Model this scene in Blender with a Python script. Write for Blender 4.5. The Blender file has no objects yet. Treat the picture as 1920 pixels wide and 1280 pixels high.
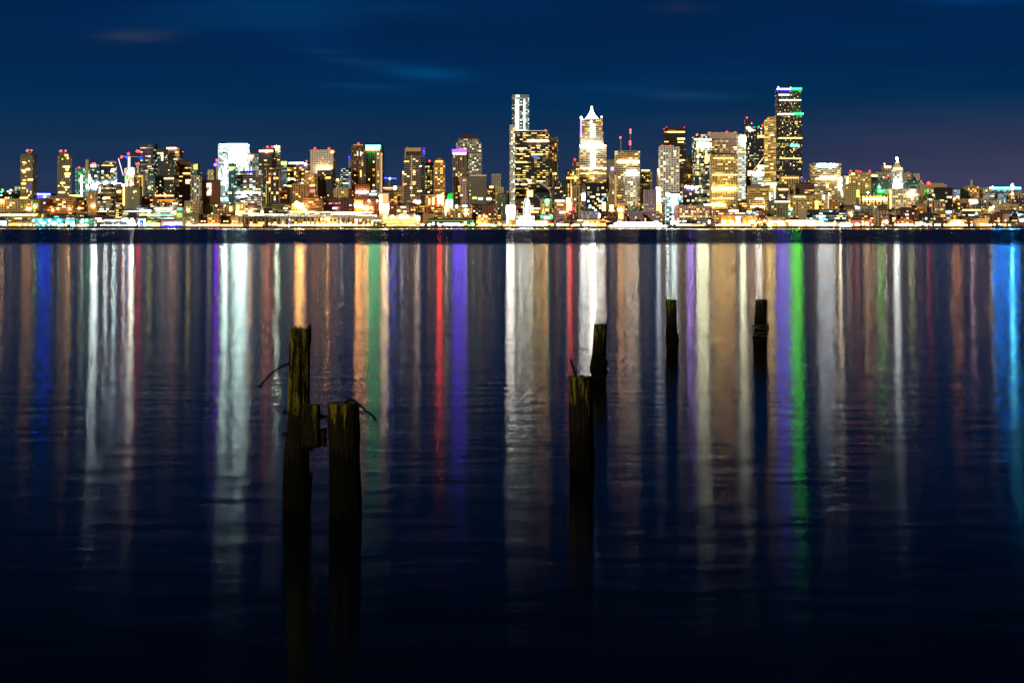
import bpy, bmesh, math, random
from mathutils import Vector, noise as mnoise
random.seed(7)
R = math.radians
sc = bpy.context.scene
COL = sc.collection
F = 3050.0; CAMZ = 3.2; HY = 425.0
def PX(px, Y): return (px-960.0)/F*Y
def PZ(py, Y): return CAMZ + (HY-py)/F*Y

# ------------------------------------------------------------------ camera
cd = bpy.data.cameras.new('camera'); cam = bpy.data.objects.new('camera', cd); COL.objects.link(cam)
cam.location = (0, 0, CAMZ); cam.rotation_euler = (R(90), 0, 0)
cd.sensor_width = 36; cd.lens = 36*F/1920; cd.shift_y = -(640-HY)/1920
cd.clip_start = 0.5; cd.clip_end = 40000
sc.camera = cam
sc.view_settings.view_transform = 'Standard'; sc.view_settings.look = 'None'
sc.view_settings.exposure = 0; sc.view_settings.gamma = 1
sc.cycles.use_denoising = True
sc.cycles.max_bounces = 5; sc.cycles.diffuse_bounces = 2; sc.cycles.glossy_bounces = 3
sc.cycles.volume_bounces = 0; sc.cycles.sample_clamp_indirect = 12
sc.cycles.filter_width = 1.5

# ------------------------------------------------------------------ node helpers
def mat(name):
    m = bpy.data.materials.new(name); m.use_nodes = True
    nt = m.node_tree; nt.nodes.clear()
    out = nt.nodes.new('ShaderNodeOutputMaterial')
    return m, nt, out
def node(nt, t, **k):
    n = nt.nodes.new(t)
    for a, b in k.items(): setattr(n, a, b)
    return n
def M_(nt, op, a, b=None, c=None, clamp=False):
    n = nt.nodes.new('ShaderNodeMath'); n.operation = op; n.use_clamp = clamp
    for i, v in enumerate((a, b, c)):
        if v is None: continue
        if isinstance(v, (int, float)): n.inputs[i].default_value = v
        else: nt.links.new(v, n.inputs[i])
    return n.outputs[0]
def MIX(nt, f, a, b):
    n = nt.nodes.new('ShaderNodeMix'); n.data_type = 'RGBA'
    for s, v in ((n.inputs[0], f), (n.inputs[6], a), (n.inputs[7], b)):
        if isinstance(v, (int, float)): s.default_value = v
        elif isinstance(v, tuple): s.default_value = (*v, 1) if len(v) == 3 else v
        else: nt.links.new(v, s)
    return n.outputs[2]
def COMB(nt, x, y, z=0):
    n = nt.nodes.new('ShaderNodeCombineXYZ')
    for i, v in enumerate((x, y, z)):
        if isinstance(v, (int, float)): n.inputs[i].default_value = v
        else: nt.links.new(v, n.inputs[i])
    return n.outputs[0]

def plain(name, col, rough=0.8, noise_amt=0.3, scale=0.4, metallic=0):
    m, nt, out = mat(name)
    p = node(nt, 'ShaderNodeBsdfPrincipled'); p.inputs['Roughness'].default_value = rough
    p.inputs['Metallic'].default_value = metallic
    tc = node(nt, 'ShaderNodeTexCoord'); nz = node(nt, 'ShaderNodeTexNoise')
    nz.inputs['Scale'].default_value = scale; nz.inputs['Detail'].default_value = 5
    nt.links.new(tc.outputs['Object'], nz.inputs['Vector'])
    c = MIX(nt, nz.outputs[0], tuple(x*(1-noise_amt) for x in col), tuple(min(1, x*(1+noise_amt)) for x in col))
    nt.links.new(c, p.inputs['Base Color']); nt.links.new(p.outputs[0], out.inputs[0])
    return m

GLOW = {}
def glow(col, st, sampled=True):
    k = (col, st, sampled)
    if k in GLOW: return GLOW[k]
    m, nt, out = mat('lit_glow')  # one emission material: lamps, windows, and surfaces made to glow as if floodlit
    e = node(nt, 'ShaderNodeEmission'); e.inputs[0].default_value = (*col, 1); e.inputs[1].default_value = st
    nt.links.new(e.outputs[0], out.inputs[0])
    m.cycles.emission_sampling = 'FRONT_BACK' if sampled and st > 12 else 'NONE'
    GLOW[k] = m
    return m

# facade: one procedural window grid driven by per-object properties
def make_facade():
    m, nt, out = mat('facade')
    L = nt.links.new
    def att(n, vec=False):
        a = node(nt, 'ShaderNodeAttribute', attribute_type='OBJECT', attribute_name=n)
        return a.outputs['Vector'] if vec else a.outputs['Color']
    def sep(v):
        s = node(nt, 'ShaderNodeSeparateXYZ'); L(v, s.inputs[0]); return s.outputs
    tc = node(nt, 'ShaderNodeTexCoord'); o = sep(tc.outputs['Object'])
    geo = node(nt, 'ShaderNodeNewGeometry')
    nrm = node(nt, 'ShaderNodeTexCoord'); n_ = sep(nrm.outputs['Normal'])
    g = sep(att('grid', True)); w = sep(att('window', True)); lt = sep(att('lights', True))
    u = M_(nt, 'ADD', o[0], M_(nt, 'MULTIPLY', o[1], 1.0))
    cu = M_(nt, 'DIVIDE', M_(nt, 'ADD', u, 500.0), g[0]); cv = M_(nt, 'DIVIDE', o[2], g[1])
    iu = M_(nt, 'FLOOR', cu); iv = M_(nt, 'FLOOR', cv)
    fu = M_(nt, 'ABSOLUTE', M_(nt, 'SUBTRACT', M_(nt, 'FRACT', cu), 0.5))
    fv = M_(nt, 'ABSOLUTE', M_(nt, 'SUBTRACT', M_(nt, 'FRACT', cv), 0.5))
    inw = M_(nt, 'MULTIPLY', M_(nt, 'LESS_THAN', fu, M_(nt, 'MULTIPLY', w[0], 0.5)),
             M_(nt, 'LESS_THAN', fv, M_(nt, 'MULTIPLY', w[1], 0.5)))
    wall_side = M_(nt, 'LESS_THAN', M_(nt, 'ABSOLUTE', n_[2]), 0.6)
    inw = M_(nt, 'MULTIPLY', inw, wall_side)
    def wn(x, y, z):
        n = node(nt, 'ShaderNodeTexWhiteNoise'); L(COMB(nt, x, y, z), n.inputs['Vector']); return n
    a = wn(iu, iv, g[2]); lit1 = M_(nt, 'LESS_THAN', a.outputs['Value'], lt[0])
    gu = M_(nt, 'FLOOR', M_(nt, 'DIVIDE', iu, 6.0))
    b = wn(gu, iv, M_(nt, 'ADD', g[2], 31.7)); lit2 = M_(nt, 'LESS_THAN', b.outputs['Value'], lt[1])
    # a few dark cells even on a lit floor
    lit2 = M_(nt, 'MULTIPLY', lit2, M_(nt, 'LESS_THAN', wn(iu, iv, M_(nt, 'ADD', g[2], 5.1)).outputs['Value'], 0.86))
    lit = M_(nt, 'MAXIMUM', lit1, lit2)
    c = wn(iu, iv, M_(nt, 'ADD', g[2], 77.3))
    bright = M_(nt, 'ADD', 0.14, M_(nt, 'MULTIPLY', M_(nt, 'POWER', c.outputs['Value'], 3.0), 1.25))
    e = M_(nt, 'MULTIPLY', M_(nt, 'MULTIPLY', lit, inw), M_(nt, 'MULTIPLY', bright, lt[2]))
    cs = sep(c.outputs['Color'])
    lc = MIX(nt, cs[1], att('light_a'), att('light_b'))
    # wall tone: weathering and slight per-panel difference
    nz = node(nt, 'ShaderNodeTexNoise'); nz.inputs['Scale'].default_value = 0.06; nz.inputs['Detail'].default_value = 6
    L(tc.outputs['Object'], nz.inputs['Vector'])
    tone = M_(nt, 'ADD', 0.65, M_(nt, 'MULTIPLY', nz.outputs[0], 0.7))
    vm = node(nt, 'ShaderNodeVectorMath', operation='SCALE'); L(att('wall_tone', True), vm.inputs[0]); L(tone, vm.inputs[3])
    base = MIX(nt, inw, vm.outputs[0], att('glass_tone'))
    p = node(nt, 'ShaderNodeBsdfPrincipled'); L(base, p.inputs['Base Color'])
    L(M_(nt, 'SUBTRACT', 0.85, M_(nt, 'MULTIPLY', inw, 0.6)), p.inputs['Roughness'])
    L(lc, p.inputs['Emission Color']); L(e, p.inputs['Emission Strength'])
    L(p.outputs[0], out.inputs[0])
    m.cycles.emission_sampling = 'NONE'
    return m
FAC = make_facade()

# ------------------------------------------------------------------ mesh helpers
def new_mesh(name, bm, m, parent=None, smooth=False):
    me = bpy.data.meshes.new(name); bm.to_mesh(me); bm.free()
    if m is not None: me.materials.append(m)
    if smooth:
        for p in me.polygons: p.use_smooth = True
    o = bpy.data.objects.new(name, me); COL.objects.link(o)
    if parent is not None: o.parent = parent
    return o
def box(bm, x0, x1, y0, y1, z0, z1):
    v = [bm.verts.new((x, y, z)) for z in (z0, z1) for x, y in ((x0, y0), (x1, y0), (x1, y1), (x0, y1))]
    for f in ((3,2,1,0), (4,5,6,7), (0,1,5,4), (1,2,6,5), (2,3,7,6), (3,0,4,7)): bm.faces.new([v[i] for i in f])
def bar(bm, a, b, r, n=6):
    a, b = Vector(a), Vector(b); d = (b-a).normalized()
    s = d.orthogonal().normalized(); t = d.cross(s)
    ra = [bm.verts.new(a + (s*math.cos(2*math.pi*i/n)+t*math.sin(2*math.pi*i/n))*r) for i in range(n)]
    rb = [bm.verts.new(b + (s*math.cos(2*math.pi*i/n)+t*math.sin(2*math.pi*i/n))*r) for i in range(n)]
    for i in range(n): bm.faces.new((ra[i], ra[(i+1) % n], rb[(i+1) % n], rb[i]))
    bm.faces.new(ra[::-1]); bm.faces.new(rb)
def tube(bm, pts, r, n=8):
    pts = [Vector(p) for p in pts]; rings = []
    for i, p in enumerate(pts):
        d = (pts[min(i+1, len(pts)-1)]-pts[max(i-1, 0)]).normalized()
        s = d.cross(Vector((0, 1, .01))).normalized(); t = d.cross(s)
        rr = r[i] if isinstance(r, (list, tuple)) else r
        rings.append([bm.verts.new(p+(s*math.cos(2*math.pi*k/n)+t*math.sin(2*math.pi*k/n))*rr) for k in range(n)])
    for a, b in zip(rings, rings[1:]):
        for k in range(n): bm.faces.new((a[k], a[(k+1) % n], b[(k+1) % n], b[k]))
    bm.faces.new(rings[0][::-1]); bm.faces.new(rings[-1])
def ball(bm, c, r, sub=2):
    g = bmesh.ops.create_icosphere(bm, subdivisions=sub, radius=r)
    for v in g['verts']: v.co += Vector(c)
def prism(bm, prof, y0, y1):      # profile in x,z extruded along y
    a = [bm.verts.new((x, y0, z)) for x, z in prof]; b = [bm.verts.new((x, y1, z)) for x, z in prof]
    n = len(prof)
    for i in range(n): bm.faces.new((a[i], b[i], b[(i+1) % n], a[(i+1) % n]))
    bm.faces.new(a); bm.faces.new(b[::-1])
    bmesh.ops.recalc_face_normals(bm, faces=bm.faces[:])
def frustum(bm, x0, x1, y0, y1, z0, z1, k):   # hipped roof, k = top size ratio
    cx, cy = (x0+x1)/2, (y0+y1)/2
    v = [bm.verts.new((x, y, z0)) for x, y in ((x0, y0), (x1, y0), (x1, y1), (x0, y1))]
    w = [bm.verts.new((cx+(x-cx)*k, cy+(y-cy)*k, z1)) for x, y in ((x0, y0), (x1, y0), (x1, y1), (x0, y1))]
    for i in range(4): bm.faces.new((v[i], v[(i+1) % 4], w[(i+1) % 4], w[i]))
    bm.faces.new(w); bm.faces.new(v[::-1])
def empty(name, loc, label=None, cat=None, group=None, rz=0):
    o = bpy.data.objects.new(name, None); COL.objects.link(o)
    o.location = loc; o.rotation_euler = (0, 0, rz); o.empty_display_size = 1
    if label: o['label'] = label
    if cat: o['category'] = cat
    if group: o['group'] = group
    return o

# ------------------------------------------------------------------ terrain profile
GP = [(2840, 3.4), (2960, 4), (3080, 9), (3250, 20), (3450, 38), (3700, 55), (4100, 75), (4600, 98), (5200, 108), (30000, 60)]
def ground(x, Y):
    for (a, za), (b, zb) in zip(GP, GP[1:]):
        if Y <= b: return za + (zb-za)*(max(Y, a)-a)/(b-a)
    return 60

# ------------------------------------------------------------------ palettes
TONE = dict(bei=(.42,.37,.27), tan=(.45,.33,.19), brn=(.17,.10,.06), brk=(.24,.08,.045), org=(.52,.27,.09), dk=(.03,.035,.045),  # org: wall orange includes sodium street light put into the colour
            blu=(.02,.035,.09), gry=(.25,.25,.23), wht=(.68,.66,.6), grn=(.08,.16,.12), lav=(.33,.27,.38), yel=(.55,.41,.16),
            oli=(.2,.19,.09), pnk=(.5,.34,.28), tea=(.05,.3,.36), mar=(.14,.04,.05))
LITE = dict(warm=((1,.42,.1),(1,.7,.3)), yel=((1,.6,.08),(1,.8,.28)), white=((.7,1,.82),(1,.98,.85)), cool=((.4,.8,1),(.75,1,.95)),
            org=((1,.42,.08),(1,.62,.2)), mix=((1,.58,.16),(.75,1,.7)), grn=((.25,1,.55),(.7,1,.8)), gold=((1,.45,.05),(1,.66,.15)))
# pitch, floor, window share u, v, parts
STY = dict(grid=(5.2,4.3,.58,.55), strip=(6,4.4,.96,.45), vert=(5,4.2,.5,.92), balc=(6,3.8,.8,.6), glass=(4.6,4.2,.88,.8),
           fine=(3.6,3.8,.55,.55), blank=(9,9,.0,.0), cols=(7,5,.5,.9), shed=(9,6,.6,.5))
M_ROOF = plain('roof_felt', (.06,.06,.065)); M_CONC = plain('pale_concrete', (.34,.32,.28)); M_DARK = plain('dark_steel', (.03,.03,.035))
M_SLAB = plain('balcony_slab', (.4,.33,.25)); M_WHITE = plain('white_paint', (.75,.75,.72)); M_FIN = plain('facade_fin', (.5,.42,.3))
M_RED = glow((1,.03,.03), 14)
GC = dict(crownhalo=(.07,.03,1), bluehalo=(.03,.04,1), greenhalo=(.0,.9,.2), crownblue=(.05,.03,1), purple=(.15,.01,1), violet=(.10,.004,1), blue=(.004,.006,1), green=(.004,1,.03), teal=(.08,1,.5), white=(1,.96,.82), cool=(.6,.9,1), red=(1,.012,.01),
          amber=(1,.4,.07), gold=(1,.6,.15), cyan=(.1,.85,1), azure=(.0,.16,1), pink=(1,.35,.5), lime=(.6,1,.15), orange=(1,.3,.04), peach=(1,.56,.24), lav=(.6,.4,1))
CUBE = {}
def unit_box(m):
    k = m.name
    if k not in CUBE:
        bm = bmesh.new(); box(bm, -.5, .5, -.5, .5, -.5, .5)
        me = bpy.data.meshes.new('lit_panel'); bm.to_mesh(me); bm.free(); me.materials.append(m); CUBE[k] = me
    return CUBE[k]
BALL = {}
def unit_ball(m):
    k = m.name
    if k not in BALL:
        bm = bmesh.new(); ball(bm, (0,0,0), 1, 2)
        me = bpy.data.meshes.new('lamp_globe'); bm.to_mesh(me); bm.free(); me.materials.append(m); BALL[k] = me
    return BALL[k]
def inst(name, me, parent, loc, scale=(1,1,1)):
    o = bpy.data.objects.new(name, me); COL.objects.link(o); o.parent = parent; o.location = loc; o.scale = scale
    return o
WINM = [glow((1,.42,.08), 3.2, False), glow((1,.58,.15), 3.6, False), glow((1,.85,.5), 3.6, False), glow((.7,1,.85), 3.2, False), glow((1,.33,.05), 3.2, False)]
WINK = dict(warm=(0,0,1,1,2), yel=(1,1,1,2,0), white=(2,3,3,2,1), cool=(3,3,2), org=(0,4,4,1), mix=(0,1,2,3,1), grn=(3,3,1), gold=(1,0,0,4,2))

# ------------------------------------------------------------------ buildings
LAY = {0: 2856, 1: 2950, 2: 3070, 3: 3240, 4: 3440, 5: 3680, 6: 4050, 7: 4400}
placed = []
def free_depth(x0, x1, Y, d):
    for _ in range(60):
        hit = [p for p in placed if p[0] < x1+3 and p[1] > x0-3 and p[2] < Y+d+4 and p[3]+4 > Y]
        if not hit: break
        Y = max(p[3] for p in hit)+6
    placed.append((x0, x1, Y, Y+d)); return Y
rng = random.Random(11)
SEED = [0]
def building(lay, x0, x1, top, sty, tone, lit, row, st, lk, name, label, cat=None, base=None, bands=(), bea=(), tiers=(), pent=True,
             shape='box', wins=None, yaw=None, group=None, depth=None, roof=None, balls=(), glass=(.015,.018,.022), lift=0):
    SEED[0] += 1
    Wpx = x1-x0; Y = LAY[lay]
    d = depth or min(max(14, Wpx*.75), 36)
    W0 = Wpx*Y/F
    if yaw is None: yaw = 0 if W0 > 60 else rng.choice((-1, 1))*min(R(12), math.asin(min(.9, .13*W0/d)))
    dt = d*math.cos(yaw)+W0*abs(math.sin(yaw))
    Y = free_depth(x0, x1, Y, dt); Yf = Y
    k = Y/F; W = Wpx*k
    w = (W - d*abs(math.sin(yaw)))/math.cos(yaw) if yaw else W
    pc = (x0+x1)/2; Yc = Y+dt/2
    # keep the picture width of the front
    X = PX(pc, Y+ (dt/2 if yaw else 0)); X = (pc-960)/F*Y
    gz = ground(X, Y)-1.5
    root = empty(name, (X, Yc, gz), label, cat or name.replace('_', ' '), group, yaw)
    pitch, fl, fu, fv = STY[sty]
    def dress(o):
        la, lb = LITE[lk]
        o['wall_tone'] = list(TONE[tone]) if isinstance(tone, str) else list(tone)
        o['glass_tone'] = list(glass); o['grid'] = [float(pitch), float(fl), float(SEED[0]*3.17)]
        o['window'] = [float(fu), float(fv), 0.0]; o['lights'] = [float(lit), float(row), float(st)*.62]
        o['light_a'] = list(la); o['light_b'] = list(lb)
    zt = PZ(top, Y)-gz
    lx = lambda p: (p-pc)*k      # picture column to local x
    lz = lambda q: PZ(q, Y)-gz
    h = d/2
    bm = bmesh.new()
    if shape == 'arch':
        n = 14; r = w/2; zb = zt-r
        prof = [(-w/2, 0), (w/2, 0)]+[(r*math.cos(math.pi*i/n), zb+r*math.sin(math.pi*i/n)) for i in range(n+1)]
        prism(bm, prof, -h, h); pent = False
    elif shape == 'gable':
        prism(bm, [(-w/2, 0), (w/2, 0), (w/2, zt-(lz(top)-lz(top+6))), (0, zt), (-w/2, zt-(lz(top)-lz(top+6)))], -h, h); pent = False
    elif shape == 'slantl':     # low on the right
        prism(bm, [(-w/2, 0), (w/2, 0), (w/2, lz(top+15)), (-w/2, zt)], -h, h); pent = False
    elif shape == 'slantr':
        prism(bm, [(-w/2, 0), (w/2, 0), (w/2, zt), (w*.1, zt-1), (-w/2, lz(top+18))], -h, h); pent = False
    elif shape == 'cham':       # octagonal tower with clipped shoulder
        prism(bm, [(-w/2, 0), (w/2, 0), (w/2, zt), (-w*.16, zt), (-w*.3, lz(top+9)), (-w/2, lz(top+34))], -h, h); pent = False
    elif shape == 'round':
        n = 24
        r1 = [bm.verts.new((w/2*math.cos(2*math.pi*i/n), h*math.sin(2*math.pi*i/n), 0)) for i in range(n)]
        r2 = [bm.verts.new((v.co.x, v.co.y, zt)) for v in r1]
        for i in range(n): bm.faces.new((r1[i], r1[(i+1) % n], r2[(i+1) % n], r2[i]))
        bm.faces.new(r2); bm.faces.new(r1[::-1])
    else:
        box(bm, -w/2, w/2, -h, h, 0, zt)
    o = new_mesh('wall', bm, FAC, root); dress(o)
    if shape in ('box', 'round') and roof is None:
        bm = bmesh.new(); t = .35
        e = w/2+t; f_ = h+t
        box(bm, -e, e, -f_, -h+.7, zt+.003, zt+1.3); box(bm, -e, e, h-.7, f_, zt+.003, zt+1.3)
        box(bm, -e, -w/2+.7, -h+.7, h-.7, zt+.003, zt+1.3); box(bm, w/2-.7, e, -h+.7, h-.7, zt+.003, zt+1.3)
        new_mesh('parapet', bm, M_CONC if sum(TONE.get(tone, (.5,))) > .5 else M_DARK, root)
        if pent and not tiers and w > 12:
            bm = bmesh.new(); pw = w*rng.uniform(.3, .5); ox = rng.uniform(-.15, .15)*w
            box(bm, ox-pw/2, ox+pw/2, -h*.4, h*.4, zt+.002, zt+rng.uniform(2, 3.4))
            new_mesh('rooftop_plant_room', bm, M_ROOF, root)
    if sty == 'balc':
        bm = bmesh.new(); z = fl
        while z < zt-2:
            box(bm, -w/2+.4, w/2-.4, -h-1.4, -h-.003, z-.25, z+.55); z += fl
        new_mesh('balconies', bm, M_SLAB, root)
    if sty == 'vert':
        bm = bmesh.new(); n = max(2, int(w/(pitch*1.5)))
        for i in range(n+1):
            x = -w/2+w*i/n; x = min(max(x, -w/2+.3), w/2-.3)
            box(bm, x-.35, x+.35, -h-.9, -h-.003, 0, zt-.5)
        new_mesh('facade_fins', bm, M_FIN if sum(TONE.get(tone, (1,))) > .2 else M_DARK, root)
    for t in tiers:
        tx0, tx1, t0, t1 = t[:4]; kind = t[4] if len(t) > 4 else 'wall'
        bm = bmesh.new(); a, b = lx(tx0), lx(tx1); dd = h*min(.92, max(.4, (tx1-tx0)/Wpx))
        z0, z1 = lz(t1)+.004, lz(t0)
        if kind in ('roof', 'litroof'):
            frustum(bm, a, b, -dd, dd, z0, z1, t[5] if len(t) > 5 else .1)
            new_mesh('pitched_roof', bm, t[6] if len(t) > 6 else M_ROOF, root)
        elif kind == 'plain':
            box(bm, a, b, -dd, dd, z0, z1); new_mesh('rooftop_block', bm, t[5], root)
        elif kind == 'dome':
            n = 16; rr = (b-a)/2; cx = (a+b)/2
            prism(bm, [(cx-rr, z0), (cx+rr, z0)]+[(cx+rr*math.cos(math.pi*i/n), z0+(z1-z0)*math.sin(math.pi*i/n)) for i in range(1, n)], -dd, dd)
            new_mesh('vaulted_roof', bm, t[5] if len(t) > 5 else M_ROOF, root)
        else:
            box(bm, a, b, -dd, dd, z0, z1); o = new_mesh('upper_tier', bm, FAC, root); dress(o)
    for q in bands:  # glowing boxes: lit floors and signs, also floodlight and street glow on walls
        b0, b1, q0, q1, gc, gs = q[:6]
        a, b = lx(b0), lx(b1)
        z0, z1 = lz(q1), lz(q0)
        g = glow(GC[gc], gs, gs > 20)
        inst(q[6] if len(q) > 6 else 'light_band', unit_box(g), root, ((a+b)/2, -h-.75, (z0+z1)/2), (abs(b-a), 1.3 if len(q) < 7 or q[6] != 'crown_glow' else .9, abs(z1-z0)))
    for q in bea:
        bx, by = q[:2]; g = glow(GC[q[2]], q[3]) if len(q) > 3 else M_RED
        z = lz(by); x = lx(bx)
        bm = bmesh.new(); bar(bm, (x, 0, min(zt, z-1)-.5), (x, 0, z), .3); new_mesh('mast', bm, M_DARK, root)
        inst('beacon', unit_ball(g), root, (x, 0, z), (q[4],)*3 if len(q) > 4 else (1.7,)*3)
    for q in balls:     # floodlights on the front
        inst('floodlight', unit_ball(glow(GC[q[2]], q[3])), root, (lx(q[0]), -h-2, lz(q[1])), (q[4],)*3)
    # single brighter windows standing out of the grid
    if fu > 0 and shape != 'round':
        vis = min(zt, PZ(405, Y)-gz); area = W*max(0, zt-vis*0)/900
        n = wins if wins is not None else int(min(26, max(2, area*(.8+2.2*lit)+2)))
        nc = int((w-2)/pitch); nf = int((zt-3)/fl); f0 = max(1, int((PZ(416, Y)-gz)/fl))
        taken = set()
        for _ in range(n*3):
            if len(taken) >= n or nc < 1 or nf <= f0: break
            c = rng.randrange(nc); f = rng.randrange(f0, nf)
            if shape in ('cham', 'slantr') and c < nc*.5 and f*fl > zt*.6: continue
            if shape == 'slantl' and f*fl > lz(top+17): continue
            if shape == 'arch' and f*fl > zt-w*.5: continue
            if (c, f) in taken: continue
            taken.add((c, f))
            iu = math.floor((-w/2+500-h)/pitch)+1+c
            xc = (iu+.5)*pitch-500+h
            if xc > w/2-pitch*.4: continue
            m = WINM[rng.choice(WINK[lk])]
            ww = pitch*fu*(1 if rng.random() < .7 else 1.6)
            inst('window', unit_box(m), root, (xc, -h-.06-(1.5 if sty == 'balc' else 0), (f+.5)*fl), (min(ww, w*.5), .16, fl*fv))
    return root
B = building
exec_list = []

# ================================================================== LAYER 0: piers and waterfront sheds
P = dict(yaw=0)
B(0, 0, 11, 408, 'shed', 'blu', .5, .5, 3, 'cool', 'pier_shed', 'small pale blue lit shed at the left edge of the waterfront', 'pier shed', bands=[(0,12,414,422,'cool',3)], **P)
B(0, 12, 60.5, 416, 'shed', 'yel', .8, .5, 2.5, 'yel', 'pier_shed', 'long yellow-lit quayside shed with a short orange-red stretch', 'pier shed',
  bands=[(22,32,418.5,423,'orange',5),(17,21,419,423,'gold',3),(33,42,419,423,'gold',2),(44,52,419,423,'gold',2.4),(54,60,419,423,'gold',2)], **P)
B(0, 62, 141, 411, 'shed', 'tea', .45, .3, 3, 'cool', 'pier_shed', 'turquoise floodlit pier shed with six star-bright lamps along its eave', 'pier shed',
  balls=[(57+6,414,'cyan',50,1.7),(76,414,'cyan',60,1.8),(93,414,'cyan',60,1.8),(111,413.5,'cyan',60,1.8),(128,417,'cool',60,2.0),(138,417.5,'cool',40,1.6)],
  bands=[(77,86,417.5,419.5,'white',7),(79,83,421,424,'lime',2),(95,107,417.5,420,'white',7),(98,105,421,423,'gold',4),(112,119,419,424,'white',3),(65,76,418,424,'cyan',1.1),(88,94,418,424,'cyan',.9),(122,125,420,424,'gold',4),(133,140,420.5,424,'white',5)], **P)
B(0, 143, 176, 411, 'shed', 'grn', .5, .6, 3, 'grn', 'pier_shed', 'low green-lit shed between the turquoise shed and the white glass pier', 'pier shed', balls=[(163,413,'teal',60,1.7)], bands=[(150,157,414,416,'teal',5),(146,163,421,424,'peach',10)], **P)
B(0, 178, 258, 413, 'glass', 'gry', .35, .2, 1.2, 'cool', 'pier_terminal', 'long white-lit glass pier terminal with a glaring canopy edge', 'pier terminal', glass=(.05,.1,.1),
  bands=[(179,190,409,413,'pink',16),(182,196,414,415.5,'peach',6),(196,226,412.2,414,'white',9),(211,214,413,415,'white',30),(228,236,411.5,414,'white',20),(236,252,413,416,'white',11),(239,254,417,423,'white',7),(222,223,418,424,'cool',4),(190,236,421.5,423,'cool',2)], **P)
B(0, 260, 273, 410, 'blank', 'wht', 0, 0, 1, 'cool', 'exhibition_hall', 'white box building with a glowing blue panel beside the glass pier', 'hall', bands=[(262,269,412.5,421,'azure',1.6),(260.3,261.6,411,424,'cool',5),(270,272.6,411,424,'cool',5),(264,267,411.5,413,'white',6),(264.5,266,418,420,'white',8)], **P)
B(0, 276, 302, 413, 'shed', 'oli', .4, .3, 2, 'grn', 'restaurant_building', 'small waterfront building with a yellow-green glow right of the blue panel hall', 'restaurant', bands=[(277,283,414,421,'lime',2),(285,300,418.5,420,'peach',8),(284,300,422,424,'peach',5)], **P)
B(0, 303, 344, 415, 'shed', 'lav', .5, .7, 3, 'mix', 'restaurant_building', 'low hall with a pink row of bulbs above a deep blue glow', 'restaurant', bands=[(303,340,417,418.2,'pink',9),(306,322,419,422,'lav',5),(308,337,422.3,425,'blue',14),(324,342,420,421.3,'peach',8)], **P)
B(0, 346, 370, 401, 'fine', 'oli', .25, .1, 1.6, 'grn', 'apartment_block', 'olive lit apartment block with a bright left end on the quay', 'apartments', bands=[(350,374,421.8,423.6,'peach',9)], **P)
B(0, 372, 388, 403, 'grid', 'mar', .1, .0, 2.5, 'warm', 'apartment_block', 'dark maroon block on the quay left of the orange-framed one', 'apartments', bands=[(372,388,420.5,423.8,'amber',10)], **P)
B(0, 389, 411, 403, 'grid', 'org', .25, .1, 1.6, 'org', 'apartment_block', 'orange-framed apartment block on the quay below the brick block', 'apartments', bands=[(389,411,420,423.8,'amber',11)], **P)
B(0, 412, 432, 405, 'grid', 'dk', .12, .0, 3, 'warm', 'apartment_block', 'nearly black quay block between the orange-framed one and a brown one', 'apartments', bands=[(412,432,421,424,'amber',10)], **P)
B(0, 433, 455, 406, 'grid', 'tan', .25, .1, 1.6, 'warm', 'apartment_block', 'brown quay block with amber street lights at its foot', 'apartments', bands=[(433,455,421,424,'amber',10)], **P)
B(0, 459, 505, 409, 'cols', 'brn', .25, .1, 1.6, 'org', 'apartment_block', 'brown quay building with an orange corner doorway', 'apartments', bands=[(468,492,421,424,'amber',9),(487,492,417,421,'orange',5)], **P)
B(0, 507, 541, 408, 'cols', 'bei', .3, .2, 1.4, 'yel', 'apartment_block', 'beige quay building left of the blue-lit mast', 'apartments', bands=[(508,520,420.5,422,'gold',9),(522,538,421.5,424,'peach',8)], **P)
B(0, 545, 590, 409, 'cols', 'oli', .35, .2, 1.3, 'yel', 'apartment_block', 'olive quay building right of the blue-lit mast', 'apartments', bands=[(545,590,421,423,'peach',9),(553,556,416,421,'gold',3),(576,580,415,421,'gold',2.5)], **P)
B(0, 592, 640, 408, 'cols', 'bei', .4, .3, 1.4, 'gold', 'apartment_block', 'beige quay building under the curved viaduct ramp', 'apartments', bands=[(592,640,421.3,423.8,'gold',9),(601,606,410,412,'gold',12),(614,619,415.5,421,'gold',2.5)], **P)
B(0, 642, 700, 407, 'cols', 'tan', .35, .2, 1.3, 'yel', 'apartment_block', 'long tan quay building with paired yellow doorways', 'apartments', bands=[(645,698,421.5,423.5,'amber',8),(667,669,413,421,'peach',14),(696,699,413.5,421,'lime',8),(655,659,417,421,'gold',5)], **P)
B(0, 701, 716, 413, 'cols', 'tan', .2, .1, 1.5, 'gold', 'restaurant_building', 'small quay pavilion with a peach-lit sloping eave', 'restaurant', bands=[(701,715,413,414.2,'peach',9)], shape='gable', **P)
B(0, 717, 787, 405, 'grid', 'yel', .8, .7, 3.0, 'yel', 'parking_garage', 'glaring yellow-green parking garage with a row of floodlights', 'garage', pent=False,
  balls=[(722,406,'lime',40,1.9),(736,406,'white',50,1.9),(751,406,'white',50,1.9),(764,406,'white',45,1.8),(785,409,'cool',40,2.0)], bands=[(718,784,410,411.2,'gold',4),(718,784,413.8,414.8,'lime',3),(718,784,417.4,418.4,'gold',4),(720,780,421,422.4,'amber',6)], **P)
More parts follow.
